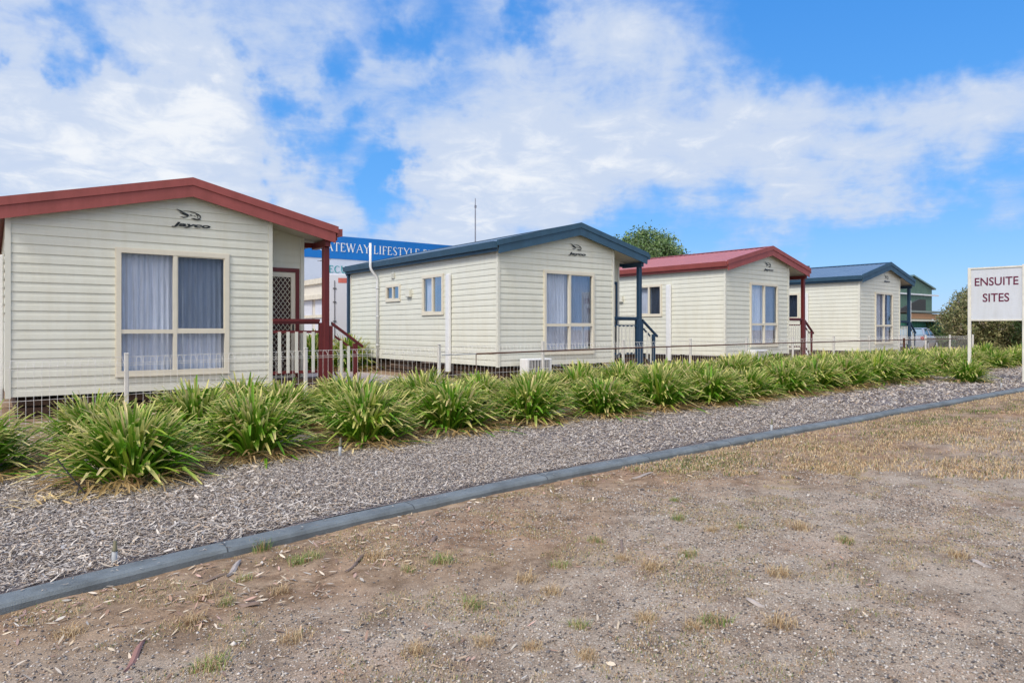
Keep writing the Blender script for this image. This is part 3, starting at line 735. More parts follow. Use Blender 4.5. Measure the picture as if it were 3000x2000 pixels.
bark(3.35, 3.25, .26, .014, .5, barkm, 'dark curved twig on the gravel in the middle')
bark(3.2, 2.15, .12, .03, 1.2, palebark, 'pale curled bark piece at the bottom middle')
bark(4.05, 2.2, .16, .012, .1, barkm, 'thin dark twig on the gravel at the bottom right')
bark(5.75, 3.95, .3, .014, -.45, barkm, 'dark twig lying at the edge of the dry lawn')
bark(4.75, 1.66, .14, .03, .9, palebark, 'pale bark curl at the bottom right corner')
bark(.55, 3.55, .3, .028, .9, mat('pink bark', (.34, .18, .15), .8), 'reddish bark strip at the left among dry leaves')
bark(5.05, 4.62, .34, .03, -.15, palebark, 'long pale bark strip beside the kerb in the middle')

# ------------------------------------------------------------------ strappy clumps
leafm = vcmat('strap leaf', .45, .35, .33)
def strap(mb, rng, base, az, tilt, L_, w, droop, tipc, green, kink):
    n = 7; p = Vector(base); d = Vector((math.cos(az)*math.sin(tilt), math.sin(az)*math.sin(tilt), math.cos(tilt)))
    side = Vector((-math.sin(az), math.cos(az), 0)); vs = []; cols = []; st = L_/n; tw = rng.uniform(-.5, .5)
    cur = tilt; tpos = rng.choice((.6, .72, .8, .84))
    for i in range(n+1):
        t = i/n; ww = w*(.55+.9*t if t < .35 else 1.0-(max(t-.6, 0)/.4)**2*.6)*.5
        s = (side*math.cos(tw*t)+Vector((0, 0, 1))*math.sin(tw*t)*.6); up = d.cross(s)
        if up.z < 0: up = -up
        vs += [p-s*ww+up*ww*.45, p.copy(), p+s*ww+up*ww*.45]
        c = green if t < tpos else tuple(green[k]+(tipc[k]-green[k])*min(1, (t-tpos)/.18) for k in range(3))
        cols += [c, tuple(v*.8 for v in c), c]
        cur = cur+droop/n*(.4+1.4*t)
        if kink and i == kink: cur += rng.uniform(.5, 1.3)
        cur = min(cur, 1.95 if kink else 1.75)
        d = Vector((math.cos(az)*math.sin(cur), math.sin(az)*math.sin(cur), math.cos(cur)))
        p = p+d*st
        if p.z < .01: p.z = .01
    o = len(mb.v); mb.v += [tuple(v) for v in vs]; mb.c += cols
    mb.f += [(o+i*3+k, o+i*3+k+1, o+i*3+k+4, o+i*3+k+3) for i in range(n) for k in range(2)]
def clump_mesh(seed, nl, dead=90):
    rng = random.Random(seed); mb = MB()
    for i in range(nl):
        az = rng.uniform(0, 2*math.pi); tilt = abs(rng.gauss(0, .52)); tilt = min(tilt, 1.35)
        r = .02+.26*rng.random()*(.3+tilt)
        L_ = rng.uniform(.48, .80)*(1.05-.1*tilt); u = rng.random()
        gcol = (.075+.13*u, .215+.20*u, .011+.016*u)
        if rng.random() < .25: gcol = (.27+.1*u, .40+.08*u, .05)
        k = rng.random()
        tipc = (.80, .74, .27) if k < .60 else ((.78, .63, .32) if k < .78 else gcol)
        if rng.random() < .06: gcol = (.46, .42, .14)
        strap(mb, rng, (r*math.cos(az), r*math.sin(az), 0.01), az+rng.gauss(0, .35), tilt, L_, rng.uniform(.026, .042), rng.uniform(.1, .9), tipc, gcol, rng.choice((0, 0, 5, 6, 4)))
    fol = mb
    db = MB()
    for i in range(dead):
        az = rng.uniform(0, 2*math.pi); r = .2+.38*rng.random(); u = rng.random()
        c = (.46+.2*u, .31+.16*u, .12+.12*u) if rng.random() < .8 else (.26, .16, .08)
        strap(db, rng, (r*math.cos(az), r*math.sin(az), .03+.05*rng.random()), az+rng.gauss(0, .8), rng.uniform(1.1, 1.6), rng.uniform(.2, .5), rng.uniform(.012, .024), rng.uniform(.2, 1.2), c, c, rng.choice((0, 3, 4)))
    return fol, db
protos = []
for s in range(6):
    root = thing('strappy_clump', 'x', 'plant')
    f_, d_ = clump_mesh(100+s, 620, 190)
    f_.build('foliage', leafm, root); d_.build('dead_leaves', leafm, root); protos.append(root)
protos_far = []
for s in range(4):
    root = thing('strappy_clump', 'x', 'plant')
    f_, d_ = clump_mesh(200+s, 460, 80)
    f_.build('foliage', leafm, root); d_.build('dead_leaves', leafm, root); protos_far.append(root)
ORD = ['first', 'second', 'third', 'fourth', 'fifth', 'sixth', 'seventh', 'eighth', 'ninth', 'tenth', 'eleventh', 'twelfth', 'thirteenth', 'fourteenth', 'fifteenth', 'sixteenth', 'seventeenth', 'eighteenth', 'nineteenth', 'twentieth', 'twenty-first', 'twenty-second']
used_p = set(); rc_ = random.Random(5)
def place_clump(x, y, s, far, label, group, i):
    lst = protos_far if far else protos; k = (i*3+1) % len(lst) if not far else i % len(lst)
    key = (far, k)
    if key in used_p: o = copy_tree(lst[k])
    else: o = lst[k]; used_p.add(key)
    o.location = (x, y, g(x)-.01); o.rotation_euler = (0, 0, rc_.uniform(0, 6.28)); s *= rc_.uniform(.93, 1.07)*(.94 if y < 8.1 and x < 4.5 else 1); o.scale = (s*1.05, s*1.05, s*rc_.uniform(.88, 1.02))
    tag(o, label, 'plant', group)
front = [(1.13, 7.5, 1.0), (2.42, 8.0, .98), (3.75, 7.95, 1.0), (5.1, 8.15, .97), (6.4, 8.1, .97), (7.75, 7.95, .98), (9.05, 7.95, .95), (10.3, 7.85, .95), (11.5, 7.95, .95), (12.8, 7.95, .98), (14.1, 8.05, .95), (15.4, 8.1, .96), (16.8, 8.1, .98), (18.0, 8.15, .94), (19.1, 8.2, .96), (19.0, 6.95, .8), (21.3, 8.4, 1.0), (22.8, 8.7, .9), (24.4, 8.8, .9), (26.4, 8.9, .9), (28.4, 9.0, .9)]
for i, (x, y, s) in enumerate(front):
    place_clump(x, y, s, i > 11, 'strappy green clump in the front row, %s from the left' % ORD[i], 'strappy clumps in the front row', i)
place_clump(-.12, 8.75, 1.0, False, 'strappy clump cut off by the left edge of the photo', 'strappy clumps in the front row', 21)
x = 1.05; i = 0
while x < 29:
    place_clump(x, 9.65+rc_.uniform(-.12, .12) if x > 1.5 else 9.6, rc_.uniform(.9, 1.02), x > 12, 'strappy green clump in the middle row, %s from the left' % ORD[i] if i < 20 else 'strappy green clump at the far right end of the middle row', 'strappy clumps in the middle row', i+2)
    x += 1.12 if x < 14 else 1.5; i += 1
x = 3.2; i = 0
while x < 29:
    s = (1.0 if x < 4.6 or x > 11.5 else (.84 if x < 9.2 else 1.14))
    place_clump(x+rc_.uniform(-.1, .1), 11.0+rc_.uniform(-.15, .15), s*rc_.uniform(.86, .98), x > 10, 'strappy green clump in the back row by the fence, %s from the left' % ORD[i] if i < 20 else 'strappy green clump at the far right end of the back row', 'strappy clumps in the back row', i+5)
    x += 1.4; i += 1
    if i > 20: break
# two tall clumps in the yard behind the first porch
for (x, y, s, lab) in ((8.6, 22.3, 1.5, 'tall strappy clump behind the first red porch, left one'), (9.35, 21.2, 1.35, 'tall strappy clump behind the first stair railing, right one')):
    o = copy_tree(protos[2]); o.location = (x, y, .12); o.scale = (s, s, s*1.1); tag(o, lab, 'plant', 'clumps in the yard between the cabins')
for k, p in enumerate(protos):
    if (False, k) not in used_p: p.location = (31+k, 9.5, .18); tag(p, 'strappy clump at the far right beyond the sign', 'plant', 'strappy clumps beyond the sign')
for k, p in enumerate(protos_far):
    if (True, k) not in used_p: p.location = (31+k, 10.8, .18); tag(p, 'strappy clump at the far right beyond the sign', 'plant', 'strappy clumps beyond the sign')

# sprinkler risers, pegs
def riser(x, y, h, label, tilt=.05):
    t = thing('sprinkler_riser', label, 'sprinkler', (x, y, g(x)), 0, 'sprinkler risers in the mulch'); t.rotation_euler = (tilt, tilt*.6, 0)
    b = MB(); b.tube([(0, 0, -.05), (0, 0, h*.55)], .016, 10); b.build('pipe', greypipe, t, smooth=True)
    b = MB(); b.tube([(0, 0, h*.55), (0, 0, h*.6), (0, 0, h)], [.02, .013, .010], 10); b.build('nozzle', mat('olive plastic', (.16, .15, .09), .6), t, smooth=True)
riser(.64, 4.86, .13, 'grey sprinkler riser behind the kerb at the left'); riser(8.19, 5.27, .15, 'sprinkler riser behind the kerb in the middle'); riser(17.5, 5.75, .22, 'sprinkler riser behind the kerb near the sign')
riser(3.09, 7.2, .2, 'thin sprinkler riser in front of the third strappy clump')
pg = MB(); pg.tube([(.50, 7.02, .34), (.72, 6.86, .0)], .006, 6); pg.tube([(.66, 6.95, .12), (.62, 6.88, 0)], .006, 6)
tag(pg.build('wire_peg', mat('black wire', (.02, .018, .018), .6)), 'thin black crossed garden pegs left of the first clump', 'garden peg')

# ------------------------------------------------------------------ fence
FY = 12.61; FP = [-3.6, -1.0, 1.83, 4.75, 7.6, 10.4, 13.05, 15.7, 18.3, 20.8, 23.3, 25.8, 28.1, 30.4, 32.7, 35.1]
fn = thing('fence', 'low white loop top wire fence with posts running in front of the cabins', 'fence', (0, FY, 0))
for i in range(len(FP)-1):
    b = MB(); a, c = FP[i]+.035, FP[i+1]-.035; n = int(round((c-a)/.1)); wr = .0028
    def zz(x): return g(x)
    for k in range(1, n):
        x = a+(c-a)*k/n; z = zz(x)
        b.tube([(x, 0, z-.04), (x, 0, z+.845), (x+.012, .035, z+.93), (x+.03, .045, z+.955)], wr, 4, cap=False)
        if k % 2: b.tube([(x+.03, .045, z+.955), (x+.075, .04, z+.945), (x+(c-a)/n, 0, z+.86)], wr, 4, cap=False)
    for h, yy in ((.957, .045), (.86, .006), (.825, .006), (.36, .006), (.03, .006)):
        b.tube([(a, yy, zz(a)+h), ((a+c)/2, yy, zz((a+c)/2)+h), (c, yy, zz(c)+h)], wr*1.1, 4, cap=False)
    b.build('wire_panel', wirem, fn)
for x in FP:
    p = MB(); z = g(x); p.bevbox(x-.03, x+.03, -.03, .03, z-.15, z+1.0, .008); p.bevbox(x-.034, x+.034, -.034, .034, z+1.0, z+1.02, .006)
    p.build('fence_post', fpostm, fn)
rl = thing('pipe_rail', 'long rusty pipe rail running along the garden side of the wire fence', 'rail', (0, 12.42, 0))
pts = [(xx, 0, EYE-.512+(.16)*(1-math.exp(-(xx-8.4)/12))) for xx in np.linspace(8.4, 33, 30)]
b = MB(); b.tube(pts, .017, 8); b.build('pipe', rustm, rl, smooth=True)
b = MB(); b.tube([(7.55, 0, EYE-.52), (8.4, 0, EYE-.512)], .012, 8); b.build('pipe_end', greypipe, rl)
for xx in (8.4, 14.5, 21.0):
    b = MB(); b.tube([(xx, .0, g(xx)-.1), (xx, .0, EYE-.512+.16*(1-math.exp(-(xx-8.4)/12)))], .009, 6); b.build('stake', rustm, rl)
b = MB(); b.box(28.05, 28.11, -.03, .03, g(28)-.1, g(28)+.92); b.build('rail_post', rustm, rl)

# ------------------------------------------------------------------ ensuite sign
P0 = Vector((19.75, 7.17, 0)); P1 = Vector((19.9, 6.06, 0)); dv = (P1-P0); wsg = dv.length
# local x runs from the left post (P0) to the right post (P1); faces the camera side
ang = math.atan2(dv.y, dv.x)
sg = thing('ensuite_sign', 'white ENSUITE SITES sign on two cream posts at the right edge', 'sign', (P0.x, P0.y, g(19.8)), ang)
zb, zt = .222+EYE-g(19.8), 1.546+EYE-g(19.8)
for (xa, xb) in ((-.035, .035), (wsg-.035, wsg+.035)):
    b = MB(); b.bevbox(xa, xb, -.035, .035, -.2, zt+(.02 if xa > 0 else .0), .008); b.build('post', signf, sg)
for (za_, zc_) in ((zt-.04, zt-.002), (zb, zb+.035)):
    b = MB(); b.box(.036, wsg-.036, -.03, .01, za_, zc_); b.build('frame_bar', signf, sg)
b = MB(); b.box(.036, wsg-.036, -.012, .0, zb+.036, zt-.041); b.build('panel', signm, sg)
pw = wsg-.07
text_mesh('lettering', 'ENSUITE', .035+pw*.075, .035+pw*.93, zt-.46, zt-.255, -.012, maroonm, sg, bold=.014)
text_mesh('lettering', 'SITES', .035+pw*.235, .035+pw*.755, zt-.86, zt-.65, -.012, maroonm, sg, bold=.014)

# utility pole behind the sign
b = thing('utility_pole', 'weathered timber pole with a coiled black cable behind the sign', 'pole', (38.3, 11.35, g(38)))
q = MB(); q.tube([(0, 0, -.3), (0, 0, 5.03)], [.27, .25], 14); q.build('pole', mat('weathered pole', (.10, .10, .10), .9, var=.3, scale=6, bump=.5, stretch=(4, 4, .4)), b, smooth=True)
q = MB(); q.box(-.30, .22, -.32, -.26, 4.8, 4.9); q.tube([(0, 0, 5.03), (0, 0, 5.35)], .05, 8); q.build('bracket', darkm, b)
q = MB()
for rr, dz, ph in ((.30, 0, 0), (.34, -.1, .3)):
    q.tube([(-.1+rr*math.cos(a+ph)*1.05, -.1, 5.8+dz+rr*math.sin(a+ph)*.95) for a in np.linspace(0, 6.28, 28)], .028, 6)
q.tube([(.2, -.1, 5.55), (.1, -.1, 5.45), (0, -.1, 5.3)], .03, 6); q.build('cable_coil', mat('black cable', (.01, .015, .03), .5), b, smooth=True)

# ------------------------------------------------------------------ things behind the cabins, left
bb = thing('billboard_building', 'large blue and white GATEWAY LIFESTYLE hoarding building behind the first two cabins', 'building', (8.5, 34.3, 0))
b = MB(); b.box(0, 15.7, .0, 8, -.3, 6.15); b.build('wall', mat('pale building wall', (.55, .58, .66), .6, var=.04, scale=1), bb)
b = MB(); b.box(-.05, 15.75, -.12, -.01, 5.055, 6.23); b.build('blue_banner', mat('royal blue sign', (.006, .17, .56), .4, var=.08, scale=1), bb)
b = MB(); b.box(-.05, 15.75, -.10, -.01, 2.3, 5.05); b.build('white_banner', mat('pale blue white sign', (.56, .63, .76), .4, var=.05, scale=1), bb)
# serif capitals drawn as strokes on a unit grid (height 1)
GL = {
 'A': (.86, [[(.06, 0, .05), (.43, 1, .05)], [(.43, 1, .13), (.8, 0, .13)], [(.2, .36, .05), (.64, .36, .05)]], [(0, .17), (.68, .9)], []),
 'E': (.66, [[(.14, 0, .13), (.14, 1, .13)], [(.14, .97, .06), (.58, .97, .06)], [(.14, .52, .06), (.48, .52, .06)], [(.14, .03, .06), (.6, .03, .06)], [(.58, .97, .05), (.58, .8, .04)], [(.6, .03, .05), (.62, .22, .04)]], [(.04, .3)], [(.04, .3)]),
 'F': (.6, [[(.14, 0, .13), (.14, 1, .13)], [(.14, .97, .06), (.56, .97, .06)], [(.14, .52, .06), (.45, .52, .06)], [(.56, .97, .05), (.56, .8, .04)]], [(.02, .28)], [(.04, .3)]),
 'T': (.74, [[(.37, 0, .13), (.37, 1, .13)], [(.05, .97, .06), (.69, .97, .06)], [(.05, .97, .05), (.05, .8, .04)], [(.69, .97, .05), (.69, .8, .04)]], [(.24, .5)], []),
 'W': (1.2, [[(.06, 1, .13), (.35, 0, .13)], [(.35, 0, .05), (.6, 1, .05)], [(.56, 1, .13), (.85, 0, .13)], [(.85, 0, .05), (1.12, 1, .05)]], [], [(0, .2), (.48, .7), (1.02, 1.22)]),
 'Y': (.82, [[(.06, 1, .13), (.41, .48, .13)], [(.41, .48, .05), (.76, 1, .05)], [(.41, 0, .13), (.41, .5, .13)]], [(.28, .54)], [(0, .2), (.66, .86)]),
 'L': (.62, [[(.14, 0, .13), (.14, 1, .13)], [(.14, .03, .06), (.56, .03, .06)], [(.56, .03, .05), (.58, .24, .04)]], [(.02, .2)], [(.02, .28)]),
 'I': (.36, [[(.17, 0, .13), (.17, 1, .13)]], [(.04, .3)], [(.04, .3)]),
 'N': (.9, [[(.12, 0, .05), (.12, 1, .05)], [(.1, 1, .13), (.74, 0, .13)], [(.76, 0, .05), (.76, 1, .05)]], [(.02, .24)], [(.64, .9)]),
 'B': (.68, [[(.14, 0, .13), (.14, 1, .13)], [(.14, .97, .06), (.36, .97, .08), (.52, .86, .12), (.52, .66, .12), (.36, .54, .06), (.14, .53, .06)], [(.36, .53, .06), (.58, .42, .12), (.6, .16, .12), (.4, .03, .06), (.14, .03, .06)]], [(.02, .2)], [(.02, .2)]),
 'D': (.84, [[(.14, 0, .13), (.14, 1, .13)], [(.14, .97, .06), (.44, .96, .06), (.7, .76, .12), (.74, .5, .13), (.7, .24, .12), (.44, .04, .06), (.14, .03, .06)]], [(.02, .2)], [(.02, .2)]),
 'R': (.76, [[(.14, 0, .13), (.14, 1, .13)], [(.14, .97, .06), (.38, .96, .08), (.54, .84, .12), (.54, .64, .12), (.38, .5, .06), (.14, .49, .06)], [(.36, .5, .12), (.7, 0, .13)]], [(.02, .28), (.62, .8)], [(.02, .2)]),
 'P': (.66, [[(.14, 0, .13), (.14, 1, .13)], [(.14, .97, .06), (.4, .96, .08), (.56, .84, .12), (.56, .62, .12), (.4, .47, .06), (.14, .46, .06)]], [(.02, .28)], [(.02, .2)]),
 'U': (.86, [[(.15, 1, .13), (.15, .3, .13), (.25, .08, .1), (.43, .0, .07), (.62, .08, .06), (.7, .3, .05), (.7, 1, .05)]], [], [(.02, .3), (.58, .84)]),
 'S': (.58, [[(.5, .8, .04), (.44, .93, .05), (.3, .99, .06), (.14, .92, .1), (.1, .76, .12), (.2, .6, .13), (.38, .46, .14), (.5, .3, .13), (.48, .1, .1), (.32, .01, .06), (.16, .04, .05), (.07, .2, .04)]], [], []),
 'C': (.84, [[(.74, .8, .04), (.64, .93, .06), (.46, .99, .06), (.24, .9, .1), (.1, .66, .13), (.08, .44, .13), (.18, .16, .11), (.4, .01, .07), (.6, .04, .06), (.76, .2, .04)]], [], []),
 'G': (.9, [[(.74, .8, .04), (.64, .93, .06), (.46, .99, .06), (.24, .9, .1), (.1, .66, .13), (.08, .44, .13), (.18, .16, .11), (.4, .01, .07), (.6, .04, .06), (.74, .12, .06)], [(.74, .0, .13), (.74, .42, .13)]], [], []),
 'O': (.96, [[(.46, .99, .06), (.2, .88, .1), (.08, .5, .14), (.2, .12, .1), (.46, .01, .06), (.72, .12, .1), (.84, .5, .14), (.72, .88, .1), (.46, .99, .06)]], [], []),
}
def serif(name, text, x0, z0, h, sx, y, m, parent):
    mb = MB(); x = x0
    def seg(a, b_, y):
        (xa, za, wa), (xb, zb_, wb) = a, b_
        d = Vector((xb-xa, zb_-za)); d.normalize(); nrm = Vector((-d.y, d.x))
        P = [(xa-nrm.x*wa/2, za-nrm.y*wa/2), (xb-nrm.x*wb/2, zb_-nrm.y*wb/2), (xb+nrm.x*wb/2, zb_+nrm.y*wb/2), (xa+nrm.x*wa/2, za+nrm.y*wa/2)]
        mb.prism([(x+px*h*sx, y, z0+pz*h) for px, pz in P], (0, -.012, 0))
    lay = 0
    for ch in text:
        if ch == ' ': x += .42*h*sx; continue
        wd, strokes, sb, st = GL[ch]
        for s in strokes:
            for a, b_ in zip(s[:-1], s[1:]): seg(a, b_, y-.0007*(lay % 9)); lay += 1
        for a, b_ in sb: seg((a, .02, .045), (b_, .02, .045), y-.0007*(lay % 9)); lay += 1
        for a, b_ in st: seg((a, .98, .045), (b_, .98, .045), y-.0007*(lay % 9)); lay += 1
        x += (wd+.1)*h*sx
    return mb.build(name, m, parent), x
wl = mat('white lettering', (.8, .86, .9), .4); tl = mat('teal lettering', (.01, .36, .40), .4)
def swidth(t): return sum(.42 if c == ' ' else GL[c][0]+.1 for c in t)
serif('banner_lettering', 'GATEWAY LIFESTYLE BENDIGO', 5.0, 5.44, .44, 5.88/(swidth('GATEWAY LIFESTYLE')*.44), -.125, wl, bb)
serif('banner_lettering', 'SECURE SITES', 5.6-.27, 4.34, .36, 1.05, -.105, tl, bb)

# cream garage side, band cornices and roller doors
gb = thing('garage', 'cream garage with roller doors seen between the first two cabins', 'garage', (11.9, 27.4, 0))
b = MB(); b.box(0, 5, 0, 6.3, -.2, 3.45); b.build('wall', mat('cream garage wall', (.66, .63, .56), .7, var=.05), gb)
b = MB(); b.box(-.12, 5.1, -.1, 6.4, 3.45, 3.68); b.build('roof', mat('cream garage roof', (.7, .66, .55), .6), gb)
for (ya, yb_) in ((.3, 2.9), (3.3, 6.0)):
    q = MB(); q.box(-.05, -.002, ya, yb_, -.1, 2.75)
    dr = q.build('roller_door', mat('pale roller door', (.62, .65, .72), .5, var=.05), gb)
q = MB(); q.box(-.1, -.053, -.05, 6.35, 1.95, 2.08); q.build('rail_band', mat('cream band', (.7, .66, .55), .6), gb)
q = MB(); q.box(-.25, -.003, -.05, 6.35, 2.76, 2.95); q.build('awning_band', mat('cream band', (.7, .66, .55), .6), gb)
an = thing('tv_antenna', 'small tv antenna on the garage roof left of the red porch post', 'antenna', (12.6, 31.0, 3.6))
q = MB(); q.tube([(0, 0, .03), (0, 0, 2.0)], .022, 6); q.build('mast', greypipe, an)
q = MB(); q.tube([(-.3, -.2, .95), (.25, .15, 1.1)], .02, 6)
for k in range(4): q.tube([(-.3+.15*k-.1, -.2+.09*k+.12, .95+.04*k), (-.3+.15*k+.1, -.2+.09*k-.12, .95+.04*k)], .012, 5)
q.build('elements', mat('dark metal', (.08, .08, .09), .5), an)
tk = thing('box_trailer', 'tall white box trailer with a red top stripe behind the second cabin', 'trailer', (10.14, 24.6, g(10)), R(-20))
b = MB(); b.bevbox(0, 2.5, 0, 5.5, .55, 3.35, .03); b.build('box', mat('trailer white', (.64, .66, .73), .35, var=.03, scale=1), tk)
b = MB(); b.box(.33, 2.48, -.006, -.001, 3.02, 3.2); b.build('red_stripe', mat('coral stripe', (.62, .17, .14), .4), tk)
b = MB()
for z in (.9, 1.6, 2.3, 2.8): b.box(.14, .26, -.03, -.001, z, z+.03)
b.tube([(.2, -.02, .8), (.2, -.02, 3.1)], .012, 6); b.build('door_hinge', mat('dark metal', (.08, .08, .09), .5), tk)
b = MB()
for k in range(10):
    a = k*math.pi/5; c = Vector((1.3, -.004, 2.42)); d = Vector((math.cos(a), 0, math.sin(a))); p_ = Vector((-math.sin(a), 0, math.cos(a)))
    for r0, r1, w0 in ((.17, .27, .045), (.31, .36, .03)):
        b.prism([c+d*r0-p_*w0, c+d*r1-p_*w0*.6, c+d*r1+p_*w0*.6, c+d*r0+p_*w0], (0, -.004, 0))
b.build('sun_emblem', MATS['coral stripe'], tk)
for xw in (.25, 2.25):
    for yw in (2.2, 3.3):
        b = MB(); b.tube([(xw-.14, yw, .38), (xw+.14, yw, .38)], .38, 20); b.build('wheel', mat('tyre rubber', (.02, .02, .02), .8), tk)
mp_ = MB(); mp_.tube([(0, 0, 0), (0, 0, 7), (0, 0, 7.9)], [.05, .035, .02], 6); mp_.box(-.05, .07, -.02, .02, 7.35, 7.5)
m_ = mp_.build('radio_mast', mat('mast grey', (.25, .27, .33), .5), loc=(22.4, 33.2, 1.0)); 
tag(m_, 'tall thin radio mast rising behind the ridge of the second cabin', 'mast')
# antenna on cabin 3 eave
an = thing('tv_antenna', 'small dark antenna at the right roof corner of the farther red roofed cabin', 'antenna', (24.2, 14.6, 3.6))
q = MB(); q.tube([(0, 0, -.1), (0, 0, .36)], .02, 6); q.tube([(0, 0, .22), (.85, -.1, .22)], .022, 6); q.box(-.05, .05, -.04, .04, .15, .28); q.build('boom', mat('dark metal', (.08, .08, .09), .5), an)

# ------------------------------------------------------------------ things behind, right
shedm = mat('green ribbed metal', (.085, .165, .13), .5, var=.08, scale=1.5)
def ribbed(mb, P, U, L_, z0, ztf, step=.2, d=.03, Nn=(0, -1, 0)):
    P, U, Nn = Vector(P), Vector(U), Vector(Nn); n = int(L_/step)
    prof_ = []
    for i in range(n+1):
        for f, o in ((0, 0), (.55, 0), (.65, d), (.9, d)):
            u = (i+f)*step
            if u <= L_: prof_.append((u, o))
    vs = []
    for u, o in prof_: p = P+U*u+Nn*o; vs += [(p.x, p.y, p.z+z0), (p.x, p.y, p.z+ztf(u))]
    mb.add(vs, [(2*i, 2*i+2, 2*i+3, 2*i+1) for i in range(len(prof_)-1)])
gs = thing('green_shed', 'big green ribbed metal shed with a gable behind the farthest cabin', 'shed', (56.6, 26, g(57)))
def gz(u): return 5.55-.24*abs(u-3.6)
b = MB(); ribbed(b, (0, 0, 0), (1, 0, 0), 7.2, -.2, gz, .25, .03)
ribbed(b, (7.2, 0, 0), (0, 1, 0), 12, -.2, lambda u: gz(7.2), .25, .03, (1, 0, 0)); ribbed(b, (0, 0, 0), (0, 1, 0), 12, -.2, lambda u: gz(0), .25, .03, (-1, 0, 0)); b.build('wall', shedm, gs)
b = MB()
for (xa, xb) in ((-.3, 3.6), (3.6, 7.7)):
    b.prism([(xa, -.15, gz(xa)+.02), (xb, -.15, gz(xb)+.02), (xb, -.15, gz(xb)+.14), (xa, -.15, gz(xa)+.14)], (0, 12.4, 0))
b.build('roof', mat('green roof', (.16, .27, .26), .45, var=.08), gs)
b = MB(); b.box(-.02, 8.3, -.12, -.035, 4.05, 4.17); b.build('white_flashing', whitep, gs)
b = MB(); b.box(-.02, 7.2, -.12, -.035, 1.5, 1.62); b.build('white_flashing', whitep, gs)
cp = thing('carport', 'low carport with a tan fascia beside the green shed', 'carport', (50.45, 22, g(45)))
b = MB(); b.box(0, 5.5, 0, 3.2, 2.42, 2.5); b.prism([(1.2, 1.5, 2.5), (6.2, 1.5, 2.5), (6.2, 1.5, 3.5), (5.2, 1.5, 3.5)], (0, .1, 0)); b.build('roof', mat('dark carport roof', (.06, .06, .055), .7), cp)
b = MB(); b.box(0, 5.4, -.03, -.001, 2.42, 2.56); b.build('gutter', mat('grey green gutter', (.25, .30, .27), .5), cp)
b = MB(); b.box(.2, 5.4, .06, .12, 1.98, 2.36); b.build('fascia', mat('tan timber', (.45, .26, .14), .6, var=.1), cp)
b = MB(); b.box(.1, 5.4, .0, .05, 1.82, 1.94); b.build('cream_beam', trimm, cp)
b = MB(); b.tube([(.05, -.08, -.1), (.05, -.08, 3.2)], .045, 8); b.build('downpipe', whitep, cp)
gf = thing('green_fence', 'green ribbed metal fence behind the parked silver car', 'fence', (49.5, 22.6, g(44)))
b = MB(); ribbed(b, (0, 0, 0), (1, 0, 0), 14, -.1, lambda u: 1.8, .33, .04); b.build('panel', mat('teal green fence', (.04, .20, .15), .5, var=.1), gf)
b = MB(); b.box(0, 14, -.06, .03, 1.801, 1.84); b.build('top_rail', MATS['teal green fence'], gf)

